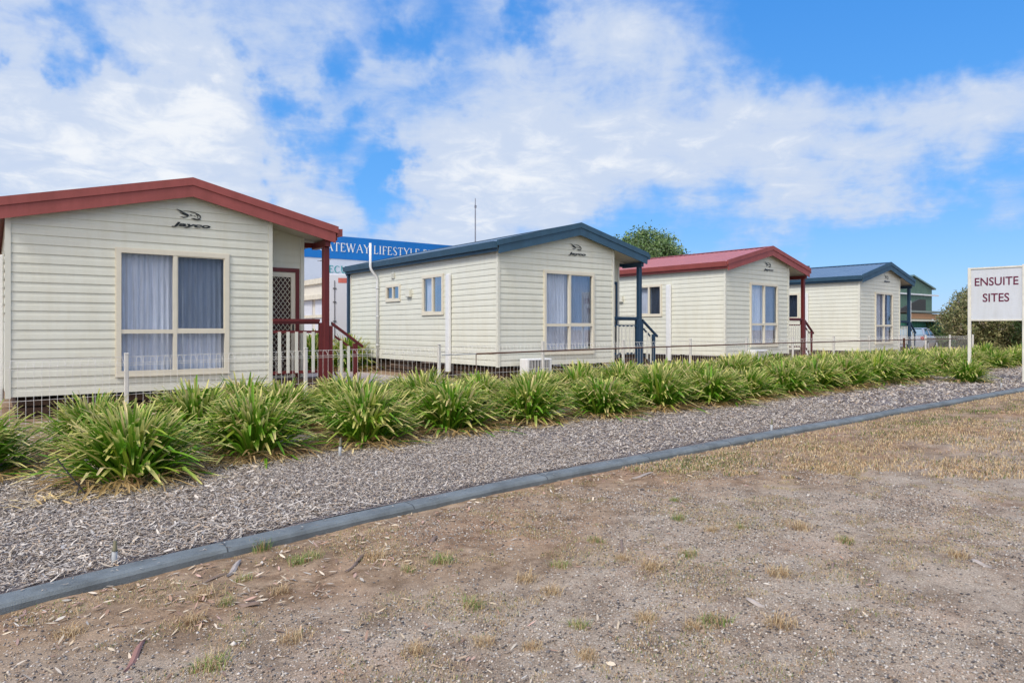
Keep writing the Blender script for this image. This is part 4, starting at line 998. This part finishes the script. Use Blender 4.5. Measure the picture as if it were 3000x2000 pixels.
# silver hatchback
def car(loc, rz):
    t = thing('parked_car', 'silver hatchback parked in front of the green fence', 'car', loc, rz); t.scale = (1, 1, .94)
    silver = mat('silver car paint', (.40, .43, .49), .25, metal=.3, var=.03, scale=1)
    # x: rear 0 -> front 4.2 ; sections across half-width
    top = [(0, .62, .80), (.05, .95, .82), (.35, 1.0, .84), (3.0, .95, .84), (3.7, .84, .8), (4.1, .66, .74), (4.2, .5, .66)]
    def sect(x, zt_, hw): return [(x, -hw*.9, .22), (x, -hw, .45), (x, -hw*.98, zt_*.85), (x, -hw*.86, zt_), (x, hw*.86, zt_), (x, hw*.98, zt_*.85), (x, hw, .45), (x, hw*.9, .22)]
    b = MB(); vs = [p for x, z, h in top for p in sect(x, z, h)]; n = 8
    b.add(vs, [(i*n+k, (i+1)*n+k, (i+1)*n+(k+1) % n, i*n+(k+1) % n) for i in range(len(top)-1) for k in range(n)]+[tuple(range(n)), tuple(range((len(top)-1)*n, len(top)*n))[::-1]])
    # cabin roof shell
    rf_ = [(.55, 1.40, .60), (1.0, 1.46, .62), (1.9, 1.46, .62), (2.3, 1.40, .6)]
    vs = [];
    for x, z, h in rf_: vs += [(x, -h, z-.04), (x, -h*.85, z), (x, h*.85, z), (x, h, z-.04)]
    b.add(vs, [(i*4+k, (i+1)*4+k, (i+1)*4+k+1, i*4+k+1) for i in range(3) for k in range(3)]+[(0, 3, 15, 12)])
    for s in (-1, 1):   # pillars
        b.tube([(.12, s*.76, .96), (.55, s*.6, 1.37)], .05, 6); b.tube([(3.15, s*.74, .95), (2.3, s*.6, 1.37)], .035, 6); b.tube([(1.75, s*.76, .97), (1.75, s*.61, 1.41)], .03, 6)
        b.prism([(.12, s*.765, .95), (.75, s*.765, .97), (.82, s*.63, 1.38), (.55, s*.615, 1.37)], (0, -s*.02, 0))
    body = b.build('body', silver, t)
    gm_ = mat('car glass', (.02, .03, .035), .05, spec=.8)
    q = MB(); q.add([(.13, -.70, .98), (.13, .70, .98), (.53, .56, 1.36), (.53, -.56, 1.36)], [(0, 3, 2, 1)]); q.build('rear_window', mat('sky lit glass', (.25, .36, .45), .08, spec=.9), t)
    q = MB(); q.add([(3.12, -.70, .97), (3.12, .70, .97), (2.32, .56, 1.37), (2.32, -.56, 1.37)], [(0, 1, 2, 3)]); q.build('windscreen', gm_, t)
    for s in (-1, 1):
        q = MB(); q.add([(.72, s*.755, .98), (3.0, s*.755, .97), (2.25, s*.615, 1.37), (.85, s*.615, 1.39)], [(0, 1, 2, 3) if s < 0 else (3, 2, 1, 0)]); q.build('side_window', gm_, t)
    for xw in (.75, 3.35):
        for s in (-1, 1):
            q = MB(); q.tube([(xw, s*.68, .31), (xw, s*.86, .31)], .31, 18); wv = q.build('wheel', mat('tyre rubber', (.02, .02, .02), .8), t)
            q = MB(); q.tube([(xw, s*.861, .31), (xw, s*.87, .31)], .19, 12); q.build('rim', whitep, wv)
    for s in (-1, 1):
        q = MB(); q.box(-.02, .06, *sorted((s*.6, s*.78)), .66, .9); q.build('tail_light', mat('tail light red', (.4, .02, .02), .3), t)
car((44.9, 19.55, g(40)-.02), R(12))
brd = thing('leaning_board', 'grey board with a pale edge frame leaning beyond the clumps at the right edge', 'board', (37.2, 10.9, g(37)+.32), R(-25))
b = MB(); b.prism([(0.35, 0, .0), (3.0, 0, .0), (3.0, .2, .85), (.0, .2, .85)], (0, .05, 0)); b.build('panel', mat('grey board', (.24, .25, .26), .8, var=.1), brd)
b = MB(); b.tube([(.32, -.02, -.25), (-.02, .18, .86)], .035, 6); b.tube([(-.02, .18, .87), (3, .18, .89)], .03, 6); b.build('edge_frame', whitep, brd)

# ------------------------------------------------------------------ trees / shrubs
folm = vcmat('tree leaves', .6, .3, .2)
def crown(name, parent, lobes, n, size, pal, seed, flowers=None, long=1.0):
    """leaf-sized faces clustered on twig clumps spread through the lobes' volume"""
    rg = np.random.default_rng(seed); C0 = []; Rr = []
    for (cx, cy, cz, rx, ry, rz_) in lobes:
        vol = rx*ry*rz_
        C0.append((cx, cy, cz, rx, ry, rz_, vol))
    C0 = np.array(C0); pr = C0[:, 6]**.8/np.sum(C0[:, 6]**.8)
    nc = n//34
    li = rg.choice(len(C0), nc, p=pr); d = rg.normal(0, 1, (nc, 3)); d /= np.linalg.norm(d, axis=1)[:, None]
    rad = rg.uniform(.35, 1.0, nc)**.5*(1+.12*rg.normal(0, 1, nc))
    cen = C0[li, :3]+d*C0[li, 3:6]*rad[:, None]
    tone = rg.uniform(.7, 1.25, nc)
    k = np.repeat(np.arange(nc), 34); m = len(k)
    P = cen[k]+rg.normal(0, 1, (m, 3))*size*2.3
    a = rg.normal(0, 1, (m, 3)); a /= np.linalg.norm(a, axis=1)[:, None]; b = rg.normal(0, 1, (m, 3)); b -= (a*b).sum(1)[:, None]*a; b /= np.linalg.norm(b, axis=1)[:, None]
    s = size*rg.uniform(.6, 1.3, (m, 1)); a *= s*long; b *= s*.5
    V = np.stack([P-a, P+b, P+a, P-b], 1).reshape(-1, 3); F = (np.arange(m)*4)[:, None]+np.arange(4)[None]
    pal = np.array(pal); c = pal[rg.integers(0, len(pal), m)]*tone[k][:, None]*rg.uniform(.8, 1.2, (m, 1))
    if flowers is not None:
        fl = rg.uniform(0, 1, nc) < flowers[0]; sel = fl[k] & (rg.uniform(0, 1, m) < .5); c[sel] = flowers[1]
    o = npmesh(name, V, F, np.repeat(c, 4, axis=0), folm); o.parent = parent; return o
tr = thing('tree', 'round dense green tree rising behind the farther red roofed cabin', 'tree', (44.5, 40.5, 0))
gp_ = [(.13, .23, .07), (.17, .27, .09), (.09, .17, .06), (.23, .31, .14), (.19, .27, .16)]
crown('crown', tr, [(0, 0, 6.6, 3.3, 3.3, 2.9), (-1.5, .5, 5.2, 2.6, 2.6, 2.3), (1.7, -.8, 5.3, 2.8, 2.8, 2.4), (.2, 0, 7.7, 2.5, 2.4, 2.2), (-.6, 0, 4.2, 3.4, 3.2, 1.8)], 62000, .125, gp_, 301)
q = MB(); q.tube([(0, 0, -.2), (.1, 0, 2), (0, .1, 4), (.1, 0, 6)], [.32, .26, .2, .08], 10)
for k in range(6):
    a = k*1.05; q.tube([(0, 0, 2.2+.3*k), (math.cos(a)*1.2, math.sin(a)*1.2, 3.6+.4*k), (math.cos(a)*2.2, math.sin(a)*2.2, 4.8+.5*k)], [.14, .09, .03], 7)
q.build('trunk', mat('tree bark', (.12, .09, .07), .9, var=.2, bump=.5), tr, smooth=True)
def shrub(loc, lobes, n, size, pal, seed, label, name='shrub', flowers=None):
    t = thing(name, label, 'shrub', loc); crown('foliage', t, lobes, n, size, pal, seed, flowers, 1.6)
    q = MB()
    rg = random.Random(seed)
    for k in range(9):
        lb = lobes[k % len(lobes)]; a = rg.uniform(0, 6.28)
        q.tube([(lb[0]*.4+.1*math.cos(a), lb[1]*.4+.1*math.sin(a), -.1), (lb[0]*.8+.3*math.cos(a), lb[1]*.8+.3*math.sin(a), lb[2]*.6), (lb[0]+.5*math.cos(a), lb[1]+.5*math.sin(a), lb[2]+.3)], [.05, .035, .015], 6)
    q.build('stems', MATS['tree bark'], t)
op = [(.20, .22, .09), (.27, .28, .12), (.13, .16, .06), (.36, .34, .18), (.17, .20, .09), (.30, .26, .13)]
shrub((41.1, 14.5, .15), [(0, 0, 1.9, 1.8, 1.5, 1.5), (-.7, .4, 1.8, 1.2, 1.2, 1.0), (1.1, -.4, 2.6, 1.5, 1.4, 1.4), (1.5, -.6, 1.3, 1.6, 1.4, 1.3), (.6, -.2, .9, 1.5, 1.3, .9), (.3, -.2, 3.0, .9, .9, .8)], 30000, .055, op, 302, 'tall pale green flowering shrub left of the sign post', 'flowering_shrub', (.08, (.78, .68, .60)))
dp = [(.045, .085, .03), (.07, .12, .04), (.035, .06, .025), (.09, .15, .05)]
shrub((42.6, 12.6, .15), [(0, 0, 1.2, 1.8, 1.5, 1.2), (1.6, -.9, 1.2, 1.7, 1.4, 1.15), (3.0, -1.8, 1.3, 1.6, 1.4, 1.2), (1.0, 0, 1.9, 1.4, 1.2, .9)], 24000, .055, dp, 303, 'dark green shrub mass below the sign panel')
# low far vegetation closing the horizon at the right
shrub((60, 19, .1), [(0, 0, 1.2, 4, 2, 1.3), (5, -3, 1.3, 4, 2, 1.3), (9, -6, 1.2, 4, 2, 1.3), (-4, 2, 1.2, 3, 2, 1.2)], 9000, .14, dp, 304, 'far dark hedge at the right horizon')

# ------------------------------------------------------------------ sky and light
def pdir(x, y):
    s = (x-1500)/2060; k = (966-y)/2060
    return Vector((.602+.799*s, .799-.602*s, k)).normalized()
SUN_EL, SUN_AZ = R(48), R(252)      # azimuth: direction the light comes FROM, measured clockwise from +Y
w = bpy.data.worlds.new('World'); sc.world = w; w.use_nodes = True
nt = w.node_tree; N = nt.nodes; L = nt.links; bg = N['Background']
sky = N.new('ShaderNodeTexSky'); sky.sky_type = 'NISHITA'; sky.sun_disc = False
sky.sun_elevation = SUN_EL; sky.sun_rotation = SUN_AZ; sky.air_density = 1.0; sky.dust_density = .3; sky.ozone_density = 3
geo = N.new('ShaderNodeNewGeometry')
vt = N.new('ShaderNodeVectorMath'); vt.operation = 'SCALE'; vt.inputs['Scale'].default_value = -1.0; L.new(geo.outputs['Incoming'], vt.inputs[0])
D = vt.outputs[0]
def M_(op, a, b=None, c=None, clamp=False):
    n = N.new('ShaderNodeMath'); n.operation = op; n.use_clamp = clamp
    for i, v in enumerate((a, b, c)):
        if v is None: continue
        if isinstance(v, (int, float)): n.inputs[i].default_value = v
        else: L.new(v, n.inputs[i])
    return n.outputs[0]
sep = N.new('ShaderNodeSeparateXYZ'); L.new(D, sep.inputs[0])
zc = M_('ADD', M_('MAXIMUM', sep.outputs['Z'], 0.0), .16)
cx_ = M_('DIVIDE', sep.outputs['X'], zc); cy_ = M_('DIVIDE', sep.outputs['Y'], zc)
cmb = N.new('ShaderNodeCombineXYZ'); L.new(cx_, cmb.inputs[0]); L.new(cy_, cmb.inputs[1])
def nzs(scale, det, rough, vec=None, dist=0., off=0.):
    mp = N.new('ShaderNodeMapping'); L.new(vec or cmb.outputs[0], mp.inputs['Vector']); mp.inputs['Location'].default_value = (off, off*.7, 0)
    n = N.new('ShaderNodeTexNoise'); n.inputs['Scale'].default_value = scale; n.inputs['Detail'].default_value = det; n.inputs['Roughness'].default_value = rough; n.inputs['Distortion'].default_value = dist
    L.new(mp.outputs[0], n.inputs['Vector']); return n.outputs['Fac']
n1 = nzs(1.5, 9, .58, dist=.25, off=3.3); n2 = nzs(5.5, 9, .62, dist=.5, off=8.1)
n3 = nzs(9, 7, .6, vec=D, dist=.4, off=1.7)
# blobs of cloud (+) and clear sky (-) fixed in the sky's own directions: centre, radius, weight
def warp(scale, amp, off):
    mp = N.new('ShaderNodeMapping'); L.new(D, mp.inputs['Vector']); mp.inputs['Location'].default_value = (off, off, off)
    n = N.new('ShaderNodeTexNoise'); n.inputs['Scale'].default_value = scale; n.inputs['Detail'].default_value = 5; n.inputs['Roughness'].default_value = .6; L.new(mp.outputs[0], n.inputs['Vector'])
    a = N.new('ShaderNodeVectorMath'); a.operation = 'SUBTRACT'; a.inputs[1].default_value = (.5, .5, .5); L.new(n.outputs['Color'], a.inputs[0])
    b = N.new('ShaderNodeVectorMath'); b.operation = 'SCALE'; b.inputs['Scale'].default_value = amp; L.new(a.outputs[0], b.inputs[0]); return b.outputs[0]
wa = N.new('ShaderNodeVectorMath'); wa.operation = 'ADD'; L.new(D, wa.inputs[0]); L.new(warp(6, .22, 2.), wa.inputs[1])
wb = N.new('ShaderNodeVectorMath'); wb.operation = 'ADD'; L.new(wa.outputs[0], wb.inputs[0]); L.new(warp(20, .07, 5.), wb.inputs[1]); DW = wb.outputs[0]
BL = [((180, 420), .36, .32), ((560, 560), .30, .26), ((520, 130), .16, .16), ((60, 50), .10, .10), ((1050, 60), .16, .10), ((1300, 420), .34, .16), ((1650, 330), .30, .16),
      ((1250, 640), .16, .16), ((1600, 600), .25, .16), ((2080, 520), .26, .26), ((2480, 440), .24, .27), ((2900, 370), .22, .42), ((2700, 420), .12, .12), ((2000, 250), .20, .05), ((2250, 560), .18, .14),
      ((2930, 690), .055, .30),
      ((2420, 100), .26, -.36), ((2850, 100), .22, -.40), ((2650, 230), .12, -.10), ((2450, 850), .26, -.42), ((2900, 800), .22, -.34), ((2900, 590), .10, -.16), ((2000, 700), .17, -.27), ((1820, 640), .08, -.20),
      ((120, 130), .07, -.34), ((250, 45), .055, -.30), ((60, 165), .04, -.2), ((470, 160), .045, -.28), ((585, 205), .035, -.26), ((820, 310), .05, -.30), ((760, 390), .05, -.18), ((840, 470), .05, -.26),
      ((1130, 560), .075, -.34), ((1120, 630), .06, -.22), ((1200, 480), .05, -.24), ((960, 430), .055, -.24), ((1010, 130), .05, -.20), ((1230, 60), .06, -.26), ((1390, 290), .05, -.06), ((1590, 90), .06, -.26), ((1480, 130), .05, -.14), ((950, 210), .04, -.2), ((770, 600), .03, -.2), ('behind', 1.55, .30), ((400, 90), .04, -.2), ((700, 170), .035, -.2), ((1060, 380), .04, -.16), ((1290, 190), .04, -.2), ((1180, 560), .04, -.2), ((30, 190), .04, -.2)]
acc = None
for (p, r, wt) in BL:     # 'behind' is unseen cloud added over the viewer's back for brighter, neutral fill
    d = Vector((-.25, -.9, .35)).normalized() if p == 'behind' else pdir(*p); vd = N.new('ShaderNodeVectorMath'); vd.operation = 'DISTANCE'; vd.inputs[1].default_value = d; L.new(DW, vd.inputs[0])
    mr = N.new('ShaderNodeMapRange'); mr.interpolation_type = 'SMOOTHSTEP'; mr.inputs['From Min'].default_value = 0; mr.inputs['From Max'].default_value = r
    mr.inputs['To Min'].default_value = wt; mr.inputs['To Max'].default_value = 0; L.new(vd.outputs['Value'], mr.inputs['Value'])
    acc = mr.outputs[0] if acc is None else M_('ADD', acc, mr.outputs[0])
dens = M_('ADD', M_('ADD', M_('MULTIPLY', n1, .75), M_('MULTIPLY', n2, .30)), M_('MULTIPLY', n3, .35))
dens = M_('ADD', M_('ADD', dens, acc), -.10)
al = N.new('ShaderNodeMapRange'); al.interpolation_type = 'SMOOTHSTEP'; al.inputs['From Min'].default_value = .47; al.inputs['From Max'].default_value = .93; L.new(dens, al.inputs['Value'])
cr = N.new('ShaderNodeValToRGB'); e = cr.color_ramp.elements
cr.color_ramp.interpolation = 'EASE'; e[0].position = .0; e[0].color = (.30, .37, .53, 1); e[1].position = 1.0; e[1].color = (.55, .565, .585, 1)
e.new(.5).color = (.375, .43, .53, 1)
cm = N.new('ShaderNodeMapRange'); cm.inputs['From Min'].default_value = .5; cm.inputs['From Max'].default_value = 1.32
L.new(M_('ADD', dens, M_('MULTIPLY', M_('ADD', n2, -.5), .7)), cm.inputs['Value']); L.new(cm.outputs[0], cr.inputs['Fac'])
# gain: unseen clouds round the sun brightened, added fill for the shaded fronts
hs = N.new('ShaderNodeHueSaturation'); hs.inputs['Saturation'].default_value = 1.25; hs.inputs['Value'].default_value = 1.25; L.new(sky.outputs[0], hs.inputs['Color'])
sr_ = N.new('ShaderNodeValToRGB'); e2 = sr_.color_ramp.elements; e2[0].position = .0; e2[0].color = (.15/.15, .29/.15, .52/.15, 1); e2[1].position = .5; e2[1].color = (.024/.15, .15/.15, .45/.15, 1)
e2.new(.18).color = (.065/.15, .225/.15, .52/.15, 1)
sx_ = N.new('ShaderNodeMix'); sx_.data_type = 'RGBA'; sx_.inputs[0].default_value = .88
SKS = .15
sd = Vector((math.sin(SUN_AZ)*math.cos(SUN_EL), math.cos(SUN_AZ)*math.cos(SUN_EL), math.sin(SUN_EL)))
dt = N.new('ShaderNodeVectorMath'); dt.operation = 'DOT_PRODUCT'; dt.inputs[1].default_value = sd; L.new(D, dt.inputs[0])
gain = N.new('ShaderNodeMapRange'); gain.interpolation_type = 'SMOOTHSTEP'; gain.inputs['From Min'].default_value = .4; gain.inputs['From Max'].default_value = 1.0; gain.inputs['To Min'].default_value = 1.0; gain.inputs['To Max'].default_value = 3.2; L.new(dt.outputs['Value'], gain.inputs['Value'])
wm = N.new('ShaderNodeMix'); wm.data_type = 'RGBA'; wm.inputs[7].default_value = (.60, .52, .42, 1)  # warm tint added to those unseen clouds so the fill is less blue
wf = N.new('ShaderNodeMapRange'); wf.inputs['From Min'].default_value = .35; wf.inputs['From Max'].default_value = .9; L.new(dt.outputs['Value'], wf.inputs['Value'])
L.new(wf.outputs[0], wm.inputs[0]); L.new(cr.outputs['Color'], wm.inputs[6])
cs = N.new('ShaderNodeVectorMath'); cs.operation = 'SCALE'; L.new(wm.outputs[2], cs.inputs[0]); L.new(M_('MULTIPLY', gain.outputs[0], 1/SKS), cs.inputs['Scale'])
mx = N.new('ShaderNodeMix'); mx.data_type = 'RGBA'; mx.clamp_factor = True
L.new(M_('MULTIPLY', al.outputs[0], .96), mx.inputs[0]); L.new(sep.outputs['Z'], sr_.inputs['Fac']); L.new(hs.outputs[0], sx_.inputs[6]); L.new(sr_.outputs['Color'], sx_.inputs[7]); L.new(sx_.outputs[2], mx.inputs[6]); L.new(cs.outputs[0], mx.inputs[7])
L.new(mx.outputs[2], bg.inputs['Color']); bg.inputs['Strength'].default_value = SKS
sl = bpy.data.lights.new('sun', 'SUN'); sl.energy = 1.5; sl.angle = R(13); sl.color = (1.0, .95, .86)
so_ = bpy.data.objects.new('sun', sl); COL.objects.link(so_); so_.rotation_euler = (-sd).to_track_quat('-Z', 'Y').to_euler()

# ------------------------------------------------------------------ camera
cam = bpy.data.cameras.new('camera'); co = bpy.data.objects.new('camera', cam); COL.objects.link(co); sc.camera = co
cam.sensor_width = 36; cam.lens = 36*2060/3000; cam.shift_y = -34/3000; cam.clip_end = 6000; cam.clip_start = .05
co.location = (0, 0, EYE); co.rotation_euler = (R(90), 0, -math.atan2(.602, .799))
sc.view_settings.view_transform = 'Standard'; sc.view_settings.look = 'None'; sc.view_settings.exposure = .74; sc.view_settings.gamma = 1
